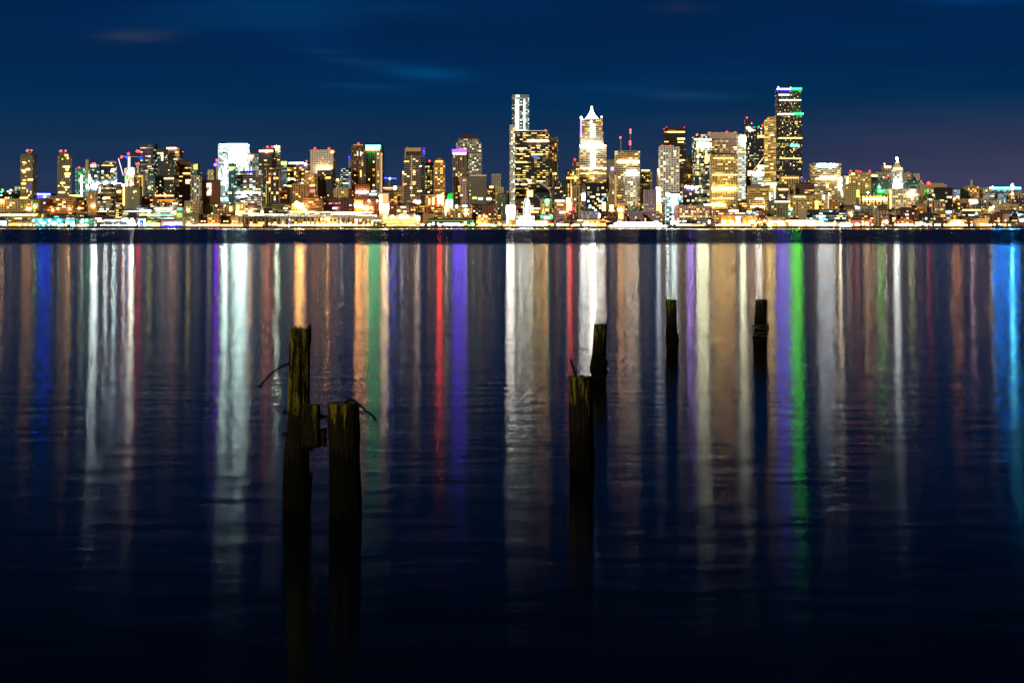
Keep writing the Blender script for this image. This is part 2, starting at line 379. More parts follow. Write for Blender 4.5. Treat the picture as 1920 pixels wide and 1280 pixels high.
B(0, 800, 888, 412, 'shed', 'dk', .2, .1, 2, 'white', 'pier_shed', 'long dark gabled pier shed with a row of white lamps below the eave', 'pier shed', pent=False, roof=1,
  tiers=[(800,888,409,412,'roof',.86)], bands=[(789,795,420,422.5,'white',8),(804,808,419,422,'white',7),(811,814,417,422,'white',9),(820,823,417.5,421,'white',7),(825,829,419.5,422,'white',8),(832,862,418,421,'white',9),(834,860,421.3,423,'lav',4),(866,874,419.5,422,'lime',7),(875,893,421,423,'lime',7),(881,884,417.5,419,'teal',6),(800,888,413.3,414,'lime',.7)], **P)
B(0, 893, 916, 401, 'grid', 'org', .55, .3, 2.6, 'gold', 'restaurant_building', 'glowing orange gabled building on the waterfront', 'restaurant', shape='gable', bands=[(893,919,421,423.6,'gold',14),(898,900,403,406,'peach',10),(906,908,403,406,'peach',10),(911,913,404,408,'peach',9)], **P)
B(0, 918, 948, 413, 'shed', 'brn', .5, .3, 3, 'gold', 'restaurant_building', 'low brown waterfront building with scattered orange lights', 'restaurant', bands=[(921,931,422,424,'lime',8),(934,940,419,421,'peach',9),(943,950,421,424,'orange',8)], **P)
B(0, 949, 966, 408, 'shed', 'org', .5, .5, 3, 'gold', 'restaurant_building', 'orange-fronted pier hall left of the white pier hall', 'restaurant', bands=[(951,965,408,411,'peach',12),(950,953,411,420,'white',12)], **P)
B(0, 968, 1002, 405, 'shed', 'wht', .3, .3, 2.5, 'white', 'pier_shed', 'floodlit white pier hall behind the ferris wheel', 'pier shed', bands=[(968,1002,413,423,'white',7),(971,976,408,409.5,'lime',3)], **P)
B(0, 1003, 1040, 413, 'shed', 'dk', .4, .4, 3, 'white', 'pier_shed', 'dark pier shed with a bright window strip right of the ferris wheel', 'pier shed', bands=[(1004,1016,415,418.5,'peach',9),(1004,1026,420,422.5,'white',8),(1028,1038,419,421.5,'orange',8)], **P)
B(0, 1042, 1066, 414, 'shed', 'mar', .4, .3, 3, 'warm', 'pier_shed', 'maroon shed with a blue lamp beside a white one on the water edge', 'pier shed', bands=[(1045,1048,419,424,'cool',7),(1048,1051,417.5,421,'azure',5),(1052,1066,420.5,423,'lime',7)], **P)
B(0, 1068, 1136, 413, 'shed', 'brn', .3, .3, 3, 'gold', 'pier_shed', 'low brown pier shed with an orange strip and one green-yellow lamp', 'pier shed', balls=[(1101,418.5,'lime',60,2.4),(1107,421.5,'peach',30,2),(1116,421.5,'peach',30,2.3)], bands=[(1074,1086,420.5,423.5,'peach',10),(1104,1136,418.5,420,'orange',6),(1120,1136,421,424,'orange',5),(1083,1091,412.5,414,'white',12),(1083,1138,412.8,413.6,'peach',3)], **P)
B(0, 1258, 1325, 414, 'shed', 'dk', .3, .3, 3, 'white', 'ferry_terminal', 'dark low ferry terminal with bright square windows right of the ferry', 'terminal', bands=[(1257,1264,415,418.5,'white',10),(1265,1272,416,419.5,'cool',6),(1257,1267,413.6,415,'white',6),(1269,1276,413.6,415,'white',6),(1279,1287,413.6,415,'white',6),(1275,1296,420.5,423,'gold',13),(1268,1273,419,423,'white',12),(1297,1318,421,423.5,'amber',9)], **P)
B(0, 1327, 1338, 411, 'shed', 'brn', .3, .3, 2, 'warm', 'waterfront_kiosk', 'narrow brown kiosk with a white lit column right of the terminal', 'kiosk', bands=[(1328,1331,413,419,'white',9)], **P)
B(0, 1352, 1420, 405, 'grid', 'org', .3, .2, 1.6, 'org', 'warehouse', 'long salmon-orange waterfront block with two big amber lamps in front', 'warehouse', balls=[(1358,416,'amber',70,2.6),(1371,416,'amber',70,2.6),(1412,416,'amber',80,3)], bands=[(1354,1392,419.5,423.5,'amber',12),(1380,1388,406,413,'white',5),(1380,1388,416,419,'white',8),(1395,1405,416,422,'orange',5),(1410,1418,418,424,'amber',14)], **P)
B(0, 1421, 1439, 412, 'shed', 'org', .5, .3, 2.5, 'org', 'warehouse', 'small orange warehouse under a row of amber lights', 'warehouse', bands=[(1420,1428,415.5,418,'gold',14),(1432,1439,413.5,416,'gold',12)], **P)
B(0, 1441, 1471, 408, 'fine', 'yel', .3, .4, 1.6, 'gold', 'warehouse', 'pale yellow low block left of the long glaring shed', 'warehouse', bands=[(1446,1470,414,417,'white',4),(1458,1473,419,423.5,'gold',10)], **P)
B(0, 1473, 1530, 413, 'shed', 'wht', .5, .6, 4, 'gold', 'pier_shed', 'long glaring whitish-gold waterfront shed', 'pier shed', bands=[(1473,1530,413.5,416,'gold',8),(1480,1528,418,423,'peach',9)], **P)
B(0, 1531, 1600, 417, 'shed', 'wht', .5, .6, 4, 'white', 'pier_shed', 'bright white terminal shed with an orange post in front', 'pier shed', bands=[(1531,1562,418.5,423,'gold',8),(1564,1566,414,424,'amber',8),(1575,1600,419.5,425,'white',11)], **P)
B(0, 1602, 1640, 412, 'grid', 'mar', .3, .2, 3, 'org', 'warehouse', 'dark red warehouse with red lights at its left corner', 'warehouse', balls=[(1631,413.5,'red',20,1.7),(1624,419,'amber',60,2.2)], bands=[(1601,1611,415,420,'red',11),(1603,1612,419,423,'peach',10),(1617,1619,414,422,'peach',7)], **P)
B(0, 1652, 1667, 405, 'grid', 'brk', .3, .2, 3, 'org', 'warehouse', 'small red-fronted brick building near the right waterfront', 'warehouse', bands=[(1653,1657,415,419,'orange',4),(1660,1663.5,413,419,'cool',6)], **P)
B(0, 1682, 1712, 408, 'fine', 'brk', .3, .4, 1.6, 'org', 'warehouse', 'orange-red gabled hall right of the beige narrow block', 'warehouse', shape='gable', bands=[(1682,1712,420,423,'white',6),(1699,1702,417,420,'peach',10)], **P)
B(0, 1713, 1780, 414, 'shed', 'dk', .3, .3, 3, 'mix', 'pier_shed', 'dark sheds row with a cyan and a yellow lamp side by side', 'pier shed', bands=[(1724,1729,415.5,421,'gold',10),(1730,1734,417.5,422,'cyan',5),(1716,1722,416.5,420,'orange',10),(1738,1746,419.5,422,'peach',8),(1752,1763,420,423,'white',7)], **P)
B(0, 1782, 1808, 413, 'shed', 'org', .5, .5, 3, 'gold', 'pier_shed', 'low shed lost in a big amber floodlight blaze', 'pier shed', balls=[(1790,418,'amber',60,3),(1797,417,'amber',70,3.4),(1803,420,'amber',60,2.6)], bands=[(1770,1808,419.5,423.5,'amber',13)], **P)
B(0, 1830, 1853, 411, 'fine', 'tan', .3, .1, 1.4, 'warm', 'warehouse', 'beige flat-roofed quay warehouse on the right', 'warehouse', bands=[(1838,1858,421,424,'orange',4)], **P)
B(0, 1873, 1930, 417, 'cols', 'brn', .3, .0, 1.0, 'warm', 'pier', 'dark brown wooden pier with a row of openings at the right edge', 'pier', bands=[(1882,1886,420,424,'orange',8)], **P)

# ================================================================== LAYER 1: first streets behind the quay
B(1, -10, 68, 399, 'strip', 'oli', .3, .3, 2, 'yel', 'market_hall', 'long low hall with one blinding cream strip at the left edge', 'hall', bands=[(0,10,401.5,405,'gold',6),(11,21,401.5,405,'gold',8),(23,33,401.5,405,'gold',8),(34,43,401.5,405,'gold',7),(44,57,401.5,405,'gold',6),(60,67,401.5,405,'gold',9),(67,71,400.5,404,'orange',5)], yaw=0)
B(1, 69, 85, 401, 'grid', 'yel', .4, .3, 2, 'grn', 'low_building', 'small yellow-green lit house right of the cream strip hall', 'building', bands=[(75,79,402,409,'lime',8)], yaw=0)
B(1, 87, 150, 404, 'shed', 'dk', .15, .2, 3, 'grn', 'warehouse', 'dark flat warehouse behind the turquoise shed', 'warehouse', bands=[(102,110,406,407,'teal',7),(114,124,409.5,411,'white',5),(140,148,410,411.5,'white',5)], yaw=0)
B(1, 151, 204, 406, 'shed', 'mar', .08, .0, 2, 'warm', 'warehouse', 'dark maroon warehouse behind the green-lit shed', 'warehouse', yaw=0)
B(1, 228, 256, 394, 'strip', 'dk', .3, .4, 2.5, 'white', 'office_block', 'dark low office with short white window rows behind the glass pier', 'offices', bands=[(240,256,395.3,396.8,'white',8)], yaw=0)
B(1, 257, 324, 386, 'strip', 'dk', .45, .6, 3.2, 'white', 'office_block', 'long low office with glaring white rows above amber ones', 'offices', bands=[(257,283,393.5,397,'white',7),(257,290,401.5,404.5,'amber',3.5),(292,322,389.5,393,'white',8),(293,323,396,397.5,'gold',5),(293,321,402,404,'teal',3)], yaw=0)
B(1, 326, 345, 390, 'grid', 'tan', .4, .3, 2.5, 'org', 'low_building', 'tan corner building with a green light over its doorway', 'building', balls=[(335.5,403.5,'green',30,1.7)], bands=[(324,333,380.5,383,'peach',9),(333,341,390,394,'cyan',2.4),(323,330,395,402,'peach',5)], yaw=0)
B(1, 1090, 1123, 397, 'fine', 'lav', .5, .5, 1.3, 'white', 'low_building', 'pale lavender low building left of the ferry', 'building', bands=[(1122,1125,400,409,'white',7)], yaw=0)
B(1, 1125, 1158, 400, 'fine', 'mar', .25, .1, 2, 'warm', 'low_building', 'dull maroon low building behind the bow of the ferry', 'building', yaw=0)
B(1, 1159, 1170, 399, 'blank', 'org', 0, 0, 1, 'org', 'low_building', 'tiny orange-lit house behind the ferry', 'building', bands=[(1160,1168,400,410,'amber',8)], yaw=0)
B(1, 1171, 1205, 398, 'fine', 'lav', .15, .1, 1.6, 'warm', 'low_building', 'plum-coloured low building behind the middle of the ferry', 'building', yaw=0)
B(1, 1206, 1237, 396, 'fine', 'lav', .2, .2, 1.6, 'warm', 'low_building', 'plum-coloured wider base building behind the stern of the ferry', 'building', yaw=0, tiers=[(1208,1231,355,396)])
B(1, 1268, 1330, 386, 'grid', 'pnk', .32, .3, 2.2, 'warm', 'office_block', 'broad pinkish concrete-framed office block right of the ferry', 'offices', yaw=0, bands=[(1268,1271,387,410,'pink',.5)], wins=24)
B(1, 1340, 1380, 395, 'strip', 'brn', .5, .5, 3, 'warm', 'low_building', 'brown low block with a short glaring white row on top', 'building', bands=[(1367,1384,394,397,'white',9),(1379,1395,399,401,'gold',7)], yaw=0)
B(1, 1382, 1418, 396, 'strip', 'dk', .3, .3, 2.5, 'white', 'low_building', 'dark low block with small teal lamps', 'building', balls=[(1404,399.5,'teal',15,1.2),(1414,399,'teal',15,1.2)], bands=[(1400,1409,396,397.5,'peach',7)], yaw=0)
B(1, 1419, 1437, 395, 'grid', 'brk', .3, .2, 1.8, 'org', 'brick_block', 'glowing orange brick block at the foot of the golden office', 'brick building', bands=[(1416,1422,400,404,'lav',2)], yaw=0)
B(1, 1439, 1478, 377, 'grid', 'oli', .12, .05, 2.5, 'warm', 'office_block', 'broad dark olive office with a white roof strip at its top', 'offices', bands=[(1452,1481,377.5,379,'white',6)], yaw=0, balls=[(1482,393,'cyan',22,1.5),(1480,401,'teal',22,1.5),(1484,392,'cyan',12,1.5)])
B(1, 1500, 1512, 394, 'blank', 'tan', 0, 0, 1, 'warm', 'low_building', 'narrow windowless tan block right of the dark olive office', 'building', yaw=0)
B(1, 1514, 1587, 395, 'strip', 'dk', .3, .4, 2.6, 'cool', 'office_block', 'long dark low office with blue-white windows', 'offices', bands=[(1530,1545,404,406,'white',5),(1536,1552,411,413,'cyan',4),(1532,1543,414,416,'white',6),(1569,1580,404,406,'gold',4)], yaw=0)
B(1, 1588, 1601, 395, 'grid', 'org', .3, .1, 2, 'org', 'brick_block', 'orange brick block with three round white lights, below the gabled one', 'brick building', balls=[(1594,400,'white',25,1.4),(1599.5,400,'white',25,1.4),(1596.5,403.5,'white',25,1.4)], yaw=0)
B(1, 1603, 1630, 399, 'grid', 'brn', .08, .0, 1.6, 'org', 'brick_block', 'plain dark brown brick warehouse above the red lights', 'brick building', yaw=0)
B(1, 1631, 1642, 399, 'grid', 'org', .15, .0, 1.6, 'org', 'brick_block', 'small amber-washed block right of the brown brick warehouse', 'brick building', yaw=0)
B(1, 1643, 1666, 396, 'grid', 'pnk', .2, .1, 2, 'warm', 'brick_block', 'salmon low building left of the beige narrow block', 'brick building', yaw=0)
B(1, 1667, 1681, 399, 'strip', 'tan', .2, .3, 1.6, 'warm', 'brick_block', 'narrow beige block with dark window bands and a lit left edge', 'brick building', yaw=0)
B(1, 1683, 1720, 394, 'grid', 'mar', .1, .0, 2.5, 'warm', 'brick_block', 'dark hipped-roof hall with two white windows', 'brick building', bands=[(1698,1703,401.5,403.5,'white',6)], tiers=[(1684,1719,388,394,'roof',.4)], yaw=0)
B(1, 1722, 1760, 401, 'grid', 'dk', .2, .1, 3, 'warm', 'low_building', 'low dark block with a vertical run of bright windows', 'building', bands=[(1735.5,1737.5,408,416,'white',6)], yaw=0)
B(1, 1762, 1786, 396, 'strip', 'gry', .2, .2, 2, 'cool', 'low_building', 'grey block with a pale blue sign on its roof', 'building', bands=[(1774,1784,396,399.5,'cool',7),(1764,1772,402,407,'orange',2.2)], yaw=0)
B(1, 1787, 1796, 400, 'grid', 'org', .2, .0, 1.5, 'org', 'brick_block', 'slim tan-orange block above the amber blaze', 'brick building', yaw=0)
B(1, 1798, 1815, 407, 'grid', 'brk', .15, .0, 1.5, 'org', 'brick_block', 'dark red low block right of the amber blaze', 'brick building', yaw=0)
B(1, 1816, 1829, 408, 'fine', 'brn', .25, .1, 1.3, 'warm', 'brick_block', 'brown low block left of the beige quay warehouse', 'brick building', yaw=0)
B(1, 1841, 1865, 404, 'grid', 'brn', .15, .0, 2.5, 'org', 'brick_block', 'dark brown low block with a few orange windows, near the right edge', 'brick building', yaw=0)
B(1, 1866, 1882, 400, 'grid', 'brk', .12, .0, 2.5, 'org', 'brick_block', 'reddish block left of the pale orange narrow front', 'brick building', yaw=0)
B(1, 1884, 1892, 402, 'blank', 'pnk', 0, 0, 1, 'org', 'brick_block', 'narrow pale orange floodlit front near the right edge', 'brick building', balls=[(1885,415,'peach',20,1.5)], yaw=0)
B(1, 1893, 1910, 408, 'grid', 'brn', .2, .0, 3, 'warm', 'low_building', 'brown building with a pale yellow roof near the right edge', 'building', tiers=[(1892,1911,406.5,408,'plain',plain('pale_roof',(.5,.42,.2)))], yaw=0)
B(1, 1911, 1935, 407, 'shed', 'grn', .6, .5, 3, 'white', 'low_building', 'white-green lit shed at the right edge', 'building', bands=[(1912,1922,410,416,'white',5)], yaw=0)

# ================================================================== LAYER 2
B(2, -8, 40, 374, 'grid', 'yel', .12, .05, 2.2, 'yel', 'apartment_block', 'ochre low apartments with two amber lamps at the left edge', 'apartments', balls=[(1,377,'amber',50,2.2),(5.5,377.5,'amber',50,2.2)], bands=[(22,30,383,391,'gold',.35)], yaw=0)
B(2, 41, 72, 374, 'grid', 'oli', .3, .1, 2.5, 'mix', 'apartment_block', 'dim olive block above the pink and green street lights', 'apartments', balls=[(45,390,'pink',90,2.4),(56,392,'peach',40,2.0),(66,387.5,'lime',50,2.1),(52,391,'peach',30,1.6)], yaw=0)
B(2, 73, 88, 373, 'grid', 'mar', .08, .0, 2, 'warm', 'brick_block', 'dark maroon block left of the amber concrete block', 'brick building')
B(2, 89, 137, 369, 'strip', 'org', .12, .1, 1.6, 'gold', 'office_block', 'amber floodlit concrete block with six dark window bands', 'offices', base=391, yaw=0, wins=6, balls=[(99,394,'amber',50,1.8),(109,391,'gold',30,1.6)], bands=[(89.2,136.8,389,391,'amber',1.2)])
B(2, 138, 162, 370, 'grid', 'brn', .3, .1, 3, 'gold', 'apartment_block', 'brown block with a glowing round yellow cap at its left', 'apartments', tiers=[(138,148,365,370,'dome',plain('cream_roof',(.6,.45,.2)))], bands=[(130,150,366,368.6,'gold',9),(142,152,389,392,'peach',10)], yaw=0)
B(2, 165, 180, 361, 'fine', 'tan', .15, .0, 2, 'warm', 'apartment_block', 'slim tan ribbed block beside the yellow crane mast', 'apartments', bea=[], balls=[(175,386,'amber',60,2.6)], yaw=0)
B(2, 182, 212, 347, 'strip', 'brn', .3, .2, 2.5, 'mix', 'apartment_block', 'brown mid-rise under the white construction glare', 'apartments', bands=[(187,189,350,360,'white',4),(196,208,369.5,372.5,'amber',10),(194,200,371,373,'white',14)], tiers=[(183,196,345,347)])
B(2, 213, 231, 350, 'strip', 'tan', .4, .3, 2.5, 'yel', 'apartment_block', 'beige banded mid-rise left of the thin bright edge', 'apartments', bands=[(218,225,357.5,361,'gold',9)])
B(2, 232, 262, 351, 'blank', (.2,.21,.13), 0, 0, 1, 'yel', 'office_block', 'flat olive-grey windowless slab with a bright vertical left edge', 'office slab', bands=[(231,233.2,352,385,'gold',8),(251,252,358,362,'gold',5),(252,256,358,359.5,'gold',5),(248,250,371,372,'gold',3)], yaw=0)
B(2, 263, 291, 370, 'grid', 'brk', .1, .0, 2.5, 'org', 'brick_block', 'low brown brick block right of the olive-grey slab', 'brick building', yaw=0)
B(2, 292, 330, 375, 'grid', 'org', .4, .2, 2.2, 'gold', 'low_building', 'low orange-lit arcade below the black octagonal tower', 'building', bands=[(296,328,374.5,376,'orange',2)], yaw=0)
B(2, 346, 376, 378, 'grid', 'tan', .2, .1, 2.2, 'warm', 'low_building', 'tan stepped block with a single yellow lamp', 'building', balls=[(352.5,393.5,'lime',45,1.9)], tiers=[(355,372,374,378)], yaw=0)
B(2, 377, 441, 383, 'grid', 'oli', .04, .0, 2, 'warm', 'apartment_block', 'wide dark olive block of few lights below the brick block', 'apartments', balls=[(406,386,'gold',25,1.5),(414,386,'gold',20,1.3),(422,386,'gold',20,1.3),(432.5,390,'peach',40,1.8),(433,394,'peach',30,1.6)], bands=[(422,432,403,404.6,'orange',6)], yaw=0)
B(2, 442, 458, 380, 'grid', 'yel', .7, .6, 4, 'yel', 'office_block', 'yellow-white glaring corner block below the balcony terrace tower', 'offices', bands=[(442,457,396,406,'gold',5),(443,448,384,395,'gold',4)], yaw=0)
B(2, 459, 488, 370, 'strip', 'brn', .5, .6, 3, 'white', 'office_block', 'dark low office with bright white floors left of the brown grid tower', 'offices', yaw=0)
B(2, 490, 545, 383, 'strip', 'oli', .2, .2, 2.5, 'yel', 'low_building', 'low olive block above the white-green station strip', 'building', yaw=0)
B(2, 547, 567, 383, 'grid', 'org', .3, .2, 2, 'org', 'low_building', 'low block beside the biggest amber street blaze', 'building', balls=[(557,383,'amber',150,5),(566,389,'amber',90,3),(572,394,'amber',90,2.6)], yaw=0)
B(2, 568, 604, 372, 'strip', 'brn', .15, .1, 2, 'org', 'brick_block', 'brown banded block right of the biggest amber street blaze', 'brick building', yaw=0)
B(2, 605, 634, 372, 'strip', 'mar', .1, .1, 2, 'warm', 'brick_block', 'maroon banded block below the black flat tower', 'brick building', bands=[(624,634,389,392,'lav',8)], yaw=0)
B(2, 636, 664, 372, 'grid', 'mar', .08, .0, 2.5, 'warm', 'brick_block', 'dark block with a small gabled roof below the olive grid block', 'brick building', tiers=[(640,650,369,372,'roof',.1)], yaw=0)
B(2, 666, 681, 376, 'grid', 'org', .3, .1, 2, 'org', 'brick_block', 'orange-washed block behind the twin street blaze', 'brick building', balls=[(665,384,'amber',110,3.4),(675,386,'amber',130,4.4),(672,381,'gold',50,2)], yaw=0)
B(2, 682, 711, 372, 'grid', 'brk', .15, .0, 2.5, 'org', 'brick_block', 'dark red block with scattered round lights left of the white column', 'brick building', balls=[(692,376.5,'white',25,1.6),(707.5,377,'peach',25,1.6),(688,390,'amber',110,4),(697,389.5,'amber',40,2)], yaw=0)
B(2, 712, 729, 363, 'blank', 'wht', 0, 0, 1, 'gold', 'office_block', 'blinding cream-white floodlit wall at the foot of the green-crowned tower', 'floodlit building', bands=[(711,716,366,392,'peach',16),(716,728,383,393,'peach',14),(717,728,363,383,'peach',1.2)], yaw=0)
B(2, 730, 744, 380, 'grid', 'brk', .2, .1, 2, 'org', 'brick_block', 'low red-orange block right of the blinding white wall', 'brick building', yaw=0)
B(2, 745, 795, 385, 'strip', 'oli', .4, .4, 2.5, 'gold', 'low_building', 'low olive block of yellow rows above the parking garage', 'building', bands=[(735,750,394,396,'gold',12),(752,760,388,390,'lav',8)], yaw=0)
B(2, 797, 829, 366, 'grid', 'org', .5, .3, 2.6, 'org', 'office_block', 'orange floodlit block with a red glowing panel', 'offices', bands=[(819.5,827.5,365.5,370.5,'peach',9),(820.5,828,371.5,383,'red',150),(829,832,362,385,'gold',6),(804,806,372,384,'peach',5),(811,814,370,384,'peach',6)], yaw=0)
B(2, 793, 812, 402, 'blank', 'org', 0, 0, 1, 'org', 'brick_block', 'plain orange-brown windowless block above the long dark pier shed', 'brick building', yaw=0)
B(2, 814, 830, 390, 'strip', 'brn', .4, .3, 2.5, 'gold', 'low_building', 'low brown block with amber lines above the long pier shed', 'building', yaw=0)
B(2, 849, 866, 386, 'grid', 'yel', .3, .2, 2.2, 'gold', 'low_building', 'small yellow block below the violet-crowned tower', 'building', bands=[(855,858,384,390,'white',8)], yaw=0)
B(2, 867, 882, 392, 'grid', 'tan', .4, .3, 2.2, 'gold', 'low_building', 'small tan block with a yellow sign light', 'building', balls=[(874,394,'gold',40,2.6)], bands=[(866,876,385,387.5,'cool',8),(870,876,400,402,'white',6)], yaw=0)
B(2, 883, 904, 384, 'grid', 'dk', .3, .0, 1.6, 'gold', 'apartment_block', 'dark brown block with a fine scatter of dim amber windows', 'apartments')
B(2, 905, 930, 385, 'grid', 'brk', .15, .1, 2, 'warm', 'brick_block', 'low brick block left of the dark green stepped block', 'brick building', yaw=0)
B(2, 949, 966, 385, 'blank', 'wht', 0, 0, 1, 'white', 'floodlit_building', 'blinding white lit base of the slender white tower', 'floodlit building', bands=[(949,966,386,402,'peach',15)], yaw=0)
B(2, 967, 983, 374, 'grid', 'brn', .3, .2, 2.5, 'warm', 'apartment_block', 'brown block with vertical window runs left of the ferris wheel', 'apartments')
B(2, 984, 1012, 372, 'strip', 'dk', .2, .2, 2.2, 'warm', 'office_block', 'dark block with one white strip and amber arcade behind the ferris wheel', 'offices', bands=[(991,1012,390,392,'white',8),(993,1010,396,399,'amber',5)], yaw=0)
B(2, 1013, 1035, 375, 'cols', 'tan', .4, .2, 2, 'gold', 'office_block', 'tan block with tall lit pilasters right of the ferris wheel', 'offices', balls=[(1026,376,'teal',50,2.6)], bands=[(1014,1036,404,410,'teal',2.2),(1020,1030,407,411,'white',8)], yaw=0)
B(2, 1040, 1061, 375, 'strip', 'pnk', .3, .2, 1.8, 'warm', 'hotel_block', 'pinkish banded block with a glaring cream roof line', 'hotel', bands=[(1041,1058,375.5,377.5,'peach',10),(1049,1060,397,399.5,'white',9)], yaw=0)
B(2, 1062, 1074, 372, 'blank', 'org', 0, 0, 1, 'gold', 'street_front', 'narrow house front swallowed by a white and amber street blaze', 'building', bands=[(1062,1069,371,380,'white',12),(1062,1073,381,398,'amber',7),(1066,1074,398,404,'amber',9)], yaw=0)  # boxes imitate the glow of the bright street
B(2, 1092, 1139, 344, 'glass', 'dk', .13, .06, 3.4, 'mix', 'apartment_tower', 'broad near-black residential tower at the foot of the pyramid-topped one', 'apartment tower', bands=[(1126.5,1133,379,395,'gold',7),(1087,1093,363,376,'cool',22),(1101,1105,384,390,'cool',3),(1129,1133,368,371,'azure',3)], wins=22)
B(2, 1141, 1156, 392, 'grid', 'yel', .5, .4, 3, 'gold', 'low_building', 'small yellow blazing corner house', 'building', bands=[(1143,1150,384,396,'gold',7)], yaw=0)
B(2, 1157, 1171, 382, 'grid', 'yel', .3, .2, 1.8, 'yel', 'low_building', 'pale yellow block left of the white pyramid-roof block', 'building', yaw=0)
B(2, 1172, 1198, 335, 'grid', 'wht', .35, .2, 2.4, 'mix', 'office_block', 'white grid block with a shining small pyramid roof', 'offices', tiers=[(1172,1198,330,335.5,'wall'),(1173,1198,321,330,'litroof',.25,glow((.93,1,.97),6))], roof=1, wins=20)  # pyramid roof emits light to look floodlit
B(2, 1230, 1239, 351, 'blank', 'wht', 0, 0, 1, 'gold', 'street_front', 'narrow front glowing with white street light between the plum tower and the checkered tower', 'building', bands=[(1230,1238,351,382,'white',3.2),(1231,1240,383,398,'amber',8)], yaw=0)  # bands put the glow of a bright street onto the wall
B(2, 1249, 1280, 363, 'glass', 'blu', .75, .6, 3.6, 'cool', 'office_block', 'blue glass block blazing with cool white floors', 'offices', bands=[(1255,1274,364,369,'cool',9),(1248,1254,362,366,'cool',12),(1252,1269,383,386,'white',10),(1264,1269,372,386,'white',7)], yaw=0)
B(2, 1281, 1303, 352, 'glass', 'dk', .08, .0, 2.5, 'warm', 'office_block', 'dark block with mauve floodlights on its roof', 'offices', balls=[(1290,351,'lav',70,2.6),(1298,352,'lav',90,3),(1306,352,'lav',60,2.6),(1286,350,'white',40,2)], yaw=0)
B(2, 1482, 1524, 367, 'grid', 'yel', .4, .2, 2.2, 'gold', 'office_block', 'beige grid office with a bright top row below the tallest tower', 'offices', bands=[(1488,1510,368,370,'gold',5)], yaw=0)
B(2, 1525, 1555, 366, 'grid', 'yel', .45, .3, 2.6, 'gold', 'office_block', 'yellow stepped block with a tall dark slot', 'offices', bands=[(1543,1546,366,374,'white',7),(1553,1556,362,392,'white',4),(1528,1534,376,392,'gold',3)], tiers=[(1528,1542,363,366)], yaw=0)
B(2, 1556, 1573, 369, 'grid', 'org', .25, .1, 1.6, 'gold', 'office_block', 'amber and tan low office with rows of small dark windows', 'offices', yaw=0)
B(2, 1574, 1602, 390, 'fine', 'org', .3, .1, 1.4, 'org', 'brick_block', 'amber brick house with a steep central gable', 'brick building', shape='box', roof=1, tiers=[(1574,1602,385,390,'roof',.8),(1579,1588,384,390,'roof',.05,plain('amber_gable',(.5,.27,.1)))], yaw=0)
B(2, 1603, 1645, 386, 'strip', 'bei', .4, .4, 2.5, 'white', 'low_building', 'low pale block with blue-white street lights in front', 'building', bands=[(1604,1612,389,391,'cool',7),(1620,1626,389,392,'white',8),(1636,1643,387.5,389,'gold',8)], yaw=0)
B(2, 1646, 1664, 386, 'grid', 'brn', .15, .0, 2, 'warm', 'brick_block', 'brown low block below the columned hall', 'brick building', yaw=0)
B(2, 1722, 1737, 383, 'grid', 'org', .15, .1, 1.5, 'gold', 'office_block', 'peach block with narrow dark windows right of the white wide block', 'offices', yaw=0)
B(2, 1738, 1772, 377, 'vert', 'pnk', .2, .1, 1.8, 'gold', 'apartment_block', 'peach ribbed mid-rise with a dark glass slot on its right', 'apartments', yaw=0)
B(2, 1774, 1838, 393, 'strip', 'dk', .15, .1, 2.5, 'mix', 'office_block', 'long dark low hall under a brilliant chain of cream lights', 'hall', bands=[(1775,1786,393,395,'lime',9),(1786,1803,392,395.5,'white',10),(1804,1838,393,394.6,'gold',10)], tiers=[(1814,1826,388,393,'roof',.2)], balls=[(1836,399.5,'green',14,1.3),(1830.5,400,'white',20,1.5)], yaw=0)
B(2, 1839, 1848, 393, 'blank', 'org', 0, 0, 1, 'org', 'brick_block', 'plain orange gable wall right of the long dark hall', 'brick building', shape='gable', yaw=0)
B(2, 1849, 1872, 394, 'grid', 'bei', .4, .3, 2.5, 'gold', 'low_building', 'beige block among glowing yard lights on the right', 'building', balls=[(1857,391,'gold',60,2.4),(1862,388,'white',50,2)], yaw=0)
B(2, 1873, 1900, 395, 'grid', 'brk', .1, .0, 2, 'org', 'brick_block', 'orange-roofed brick hall near the right edge', 'brick building', tiers=[(1875,1895,393,395,'roof',.6,plain('orange_roof',(.45,.16,.05)))], yaw=0)
B(2, 1901, 1935, 397, 'glass', 'blu', .2, .0, 3, 'cool', 'low_building', 'dark blue block with a few cool windows at the right edge', 'building', yaw=0)

# ================================================================== LAYER 3: nearer towers
B(3, 37, 64, 292, 'fine', 'oli', .05, .0, 3, 'yel', 'condo_tower', 'leftmost of the two dim olive condo towers standing apart', 'apartment tower', tiers=[(49,57,283,292),(38,48,288.5,292)], bea=[(47,282.5),(49,281.5),(56,282)],
  bands=[(43,48,303.5,305.5,'gold',7),(50,57,316,319,'gold',8),(41,48,318.5,321,'amber',10),(44,48,322,324,'gold',8),(54,63,335.5,338,'gold',8),(44,48,337,339,'gold',7),(41,49,343,345.5,'gold',7),(42,48,352,353.5,'gold',5),(38,53,370,372,'gold',7),(55,57.5,349,351.5,'blue',12)], wins=12, yaw=-.12)
B(3, 105, 131, 293, 'fine', 'oli', .05, .0, 3, 'yel', 'condo_tower', 'right one of the two dim olive condo towers standing apart', 'apartment tower', tiers=[(109,121,284,293),(118,127,289,293)], bea=[(110,283.5),(112,282.5),(120,282.5)],
  bands=[(120,126,289.5,293,'gold',4),(124,127,295,298,'gold',5),(118,129,311.5,314,'gold',8),(122,126,317,319.5,'gold',8),(120,130,324.5,327.5,'gold',9),(121,128,329.5,332,'gold',8),(112,120,342,344.5,'gold',7),(119,128,350,352,'gold',7),(109,120,359.5,362,'gold',7)], wins=10, yaw=.12)
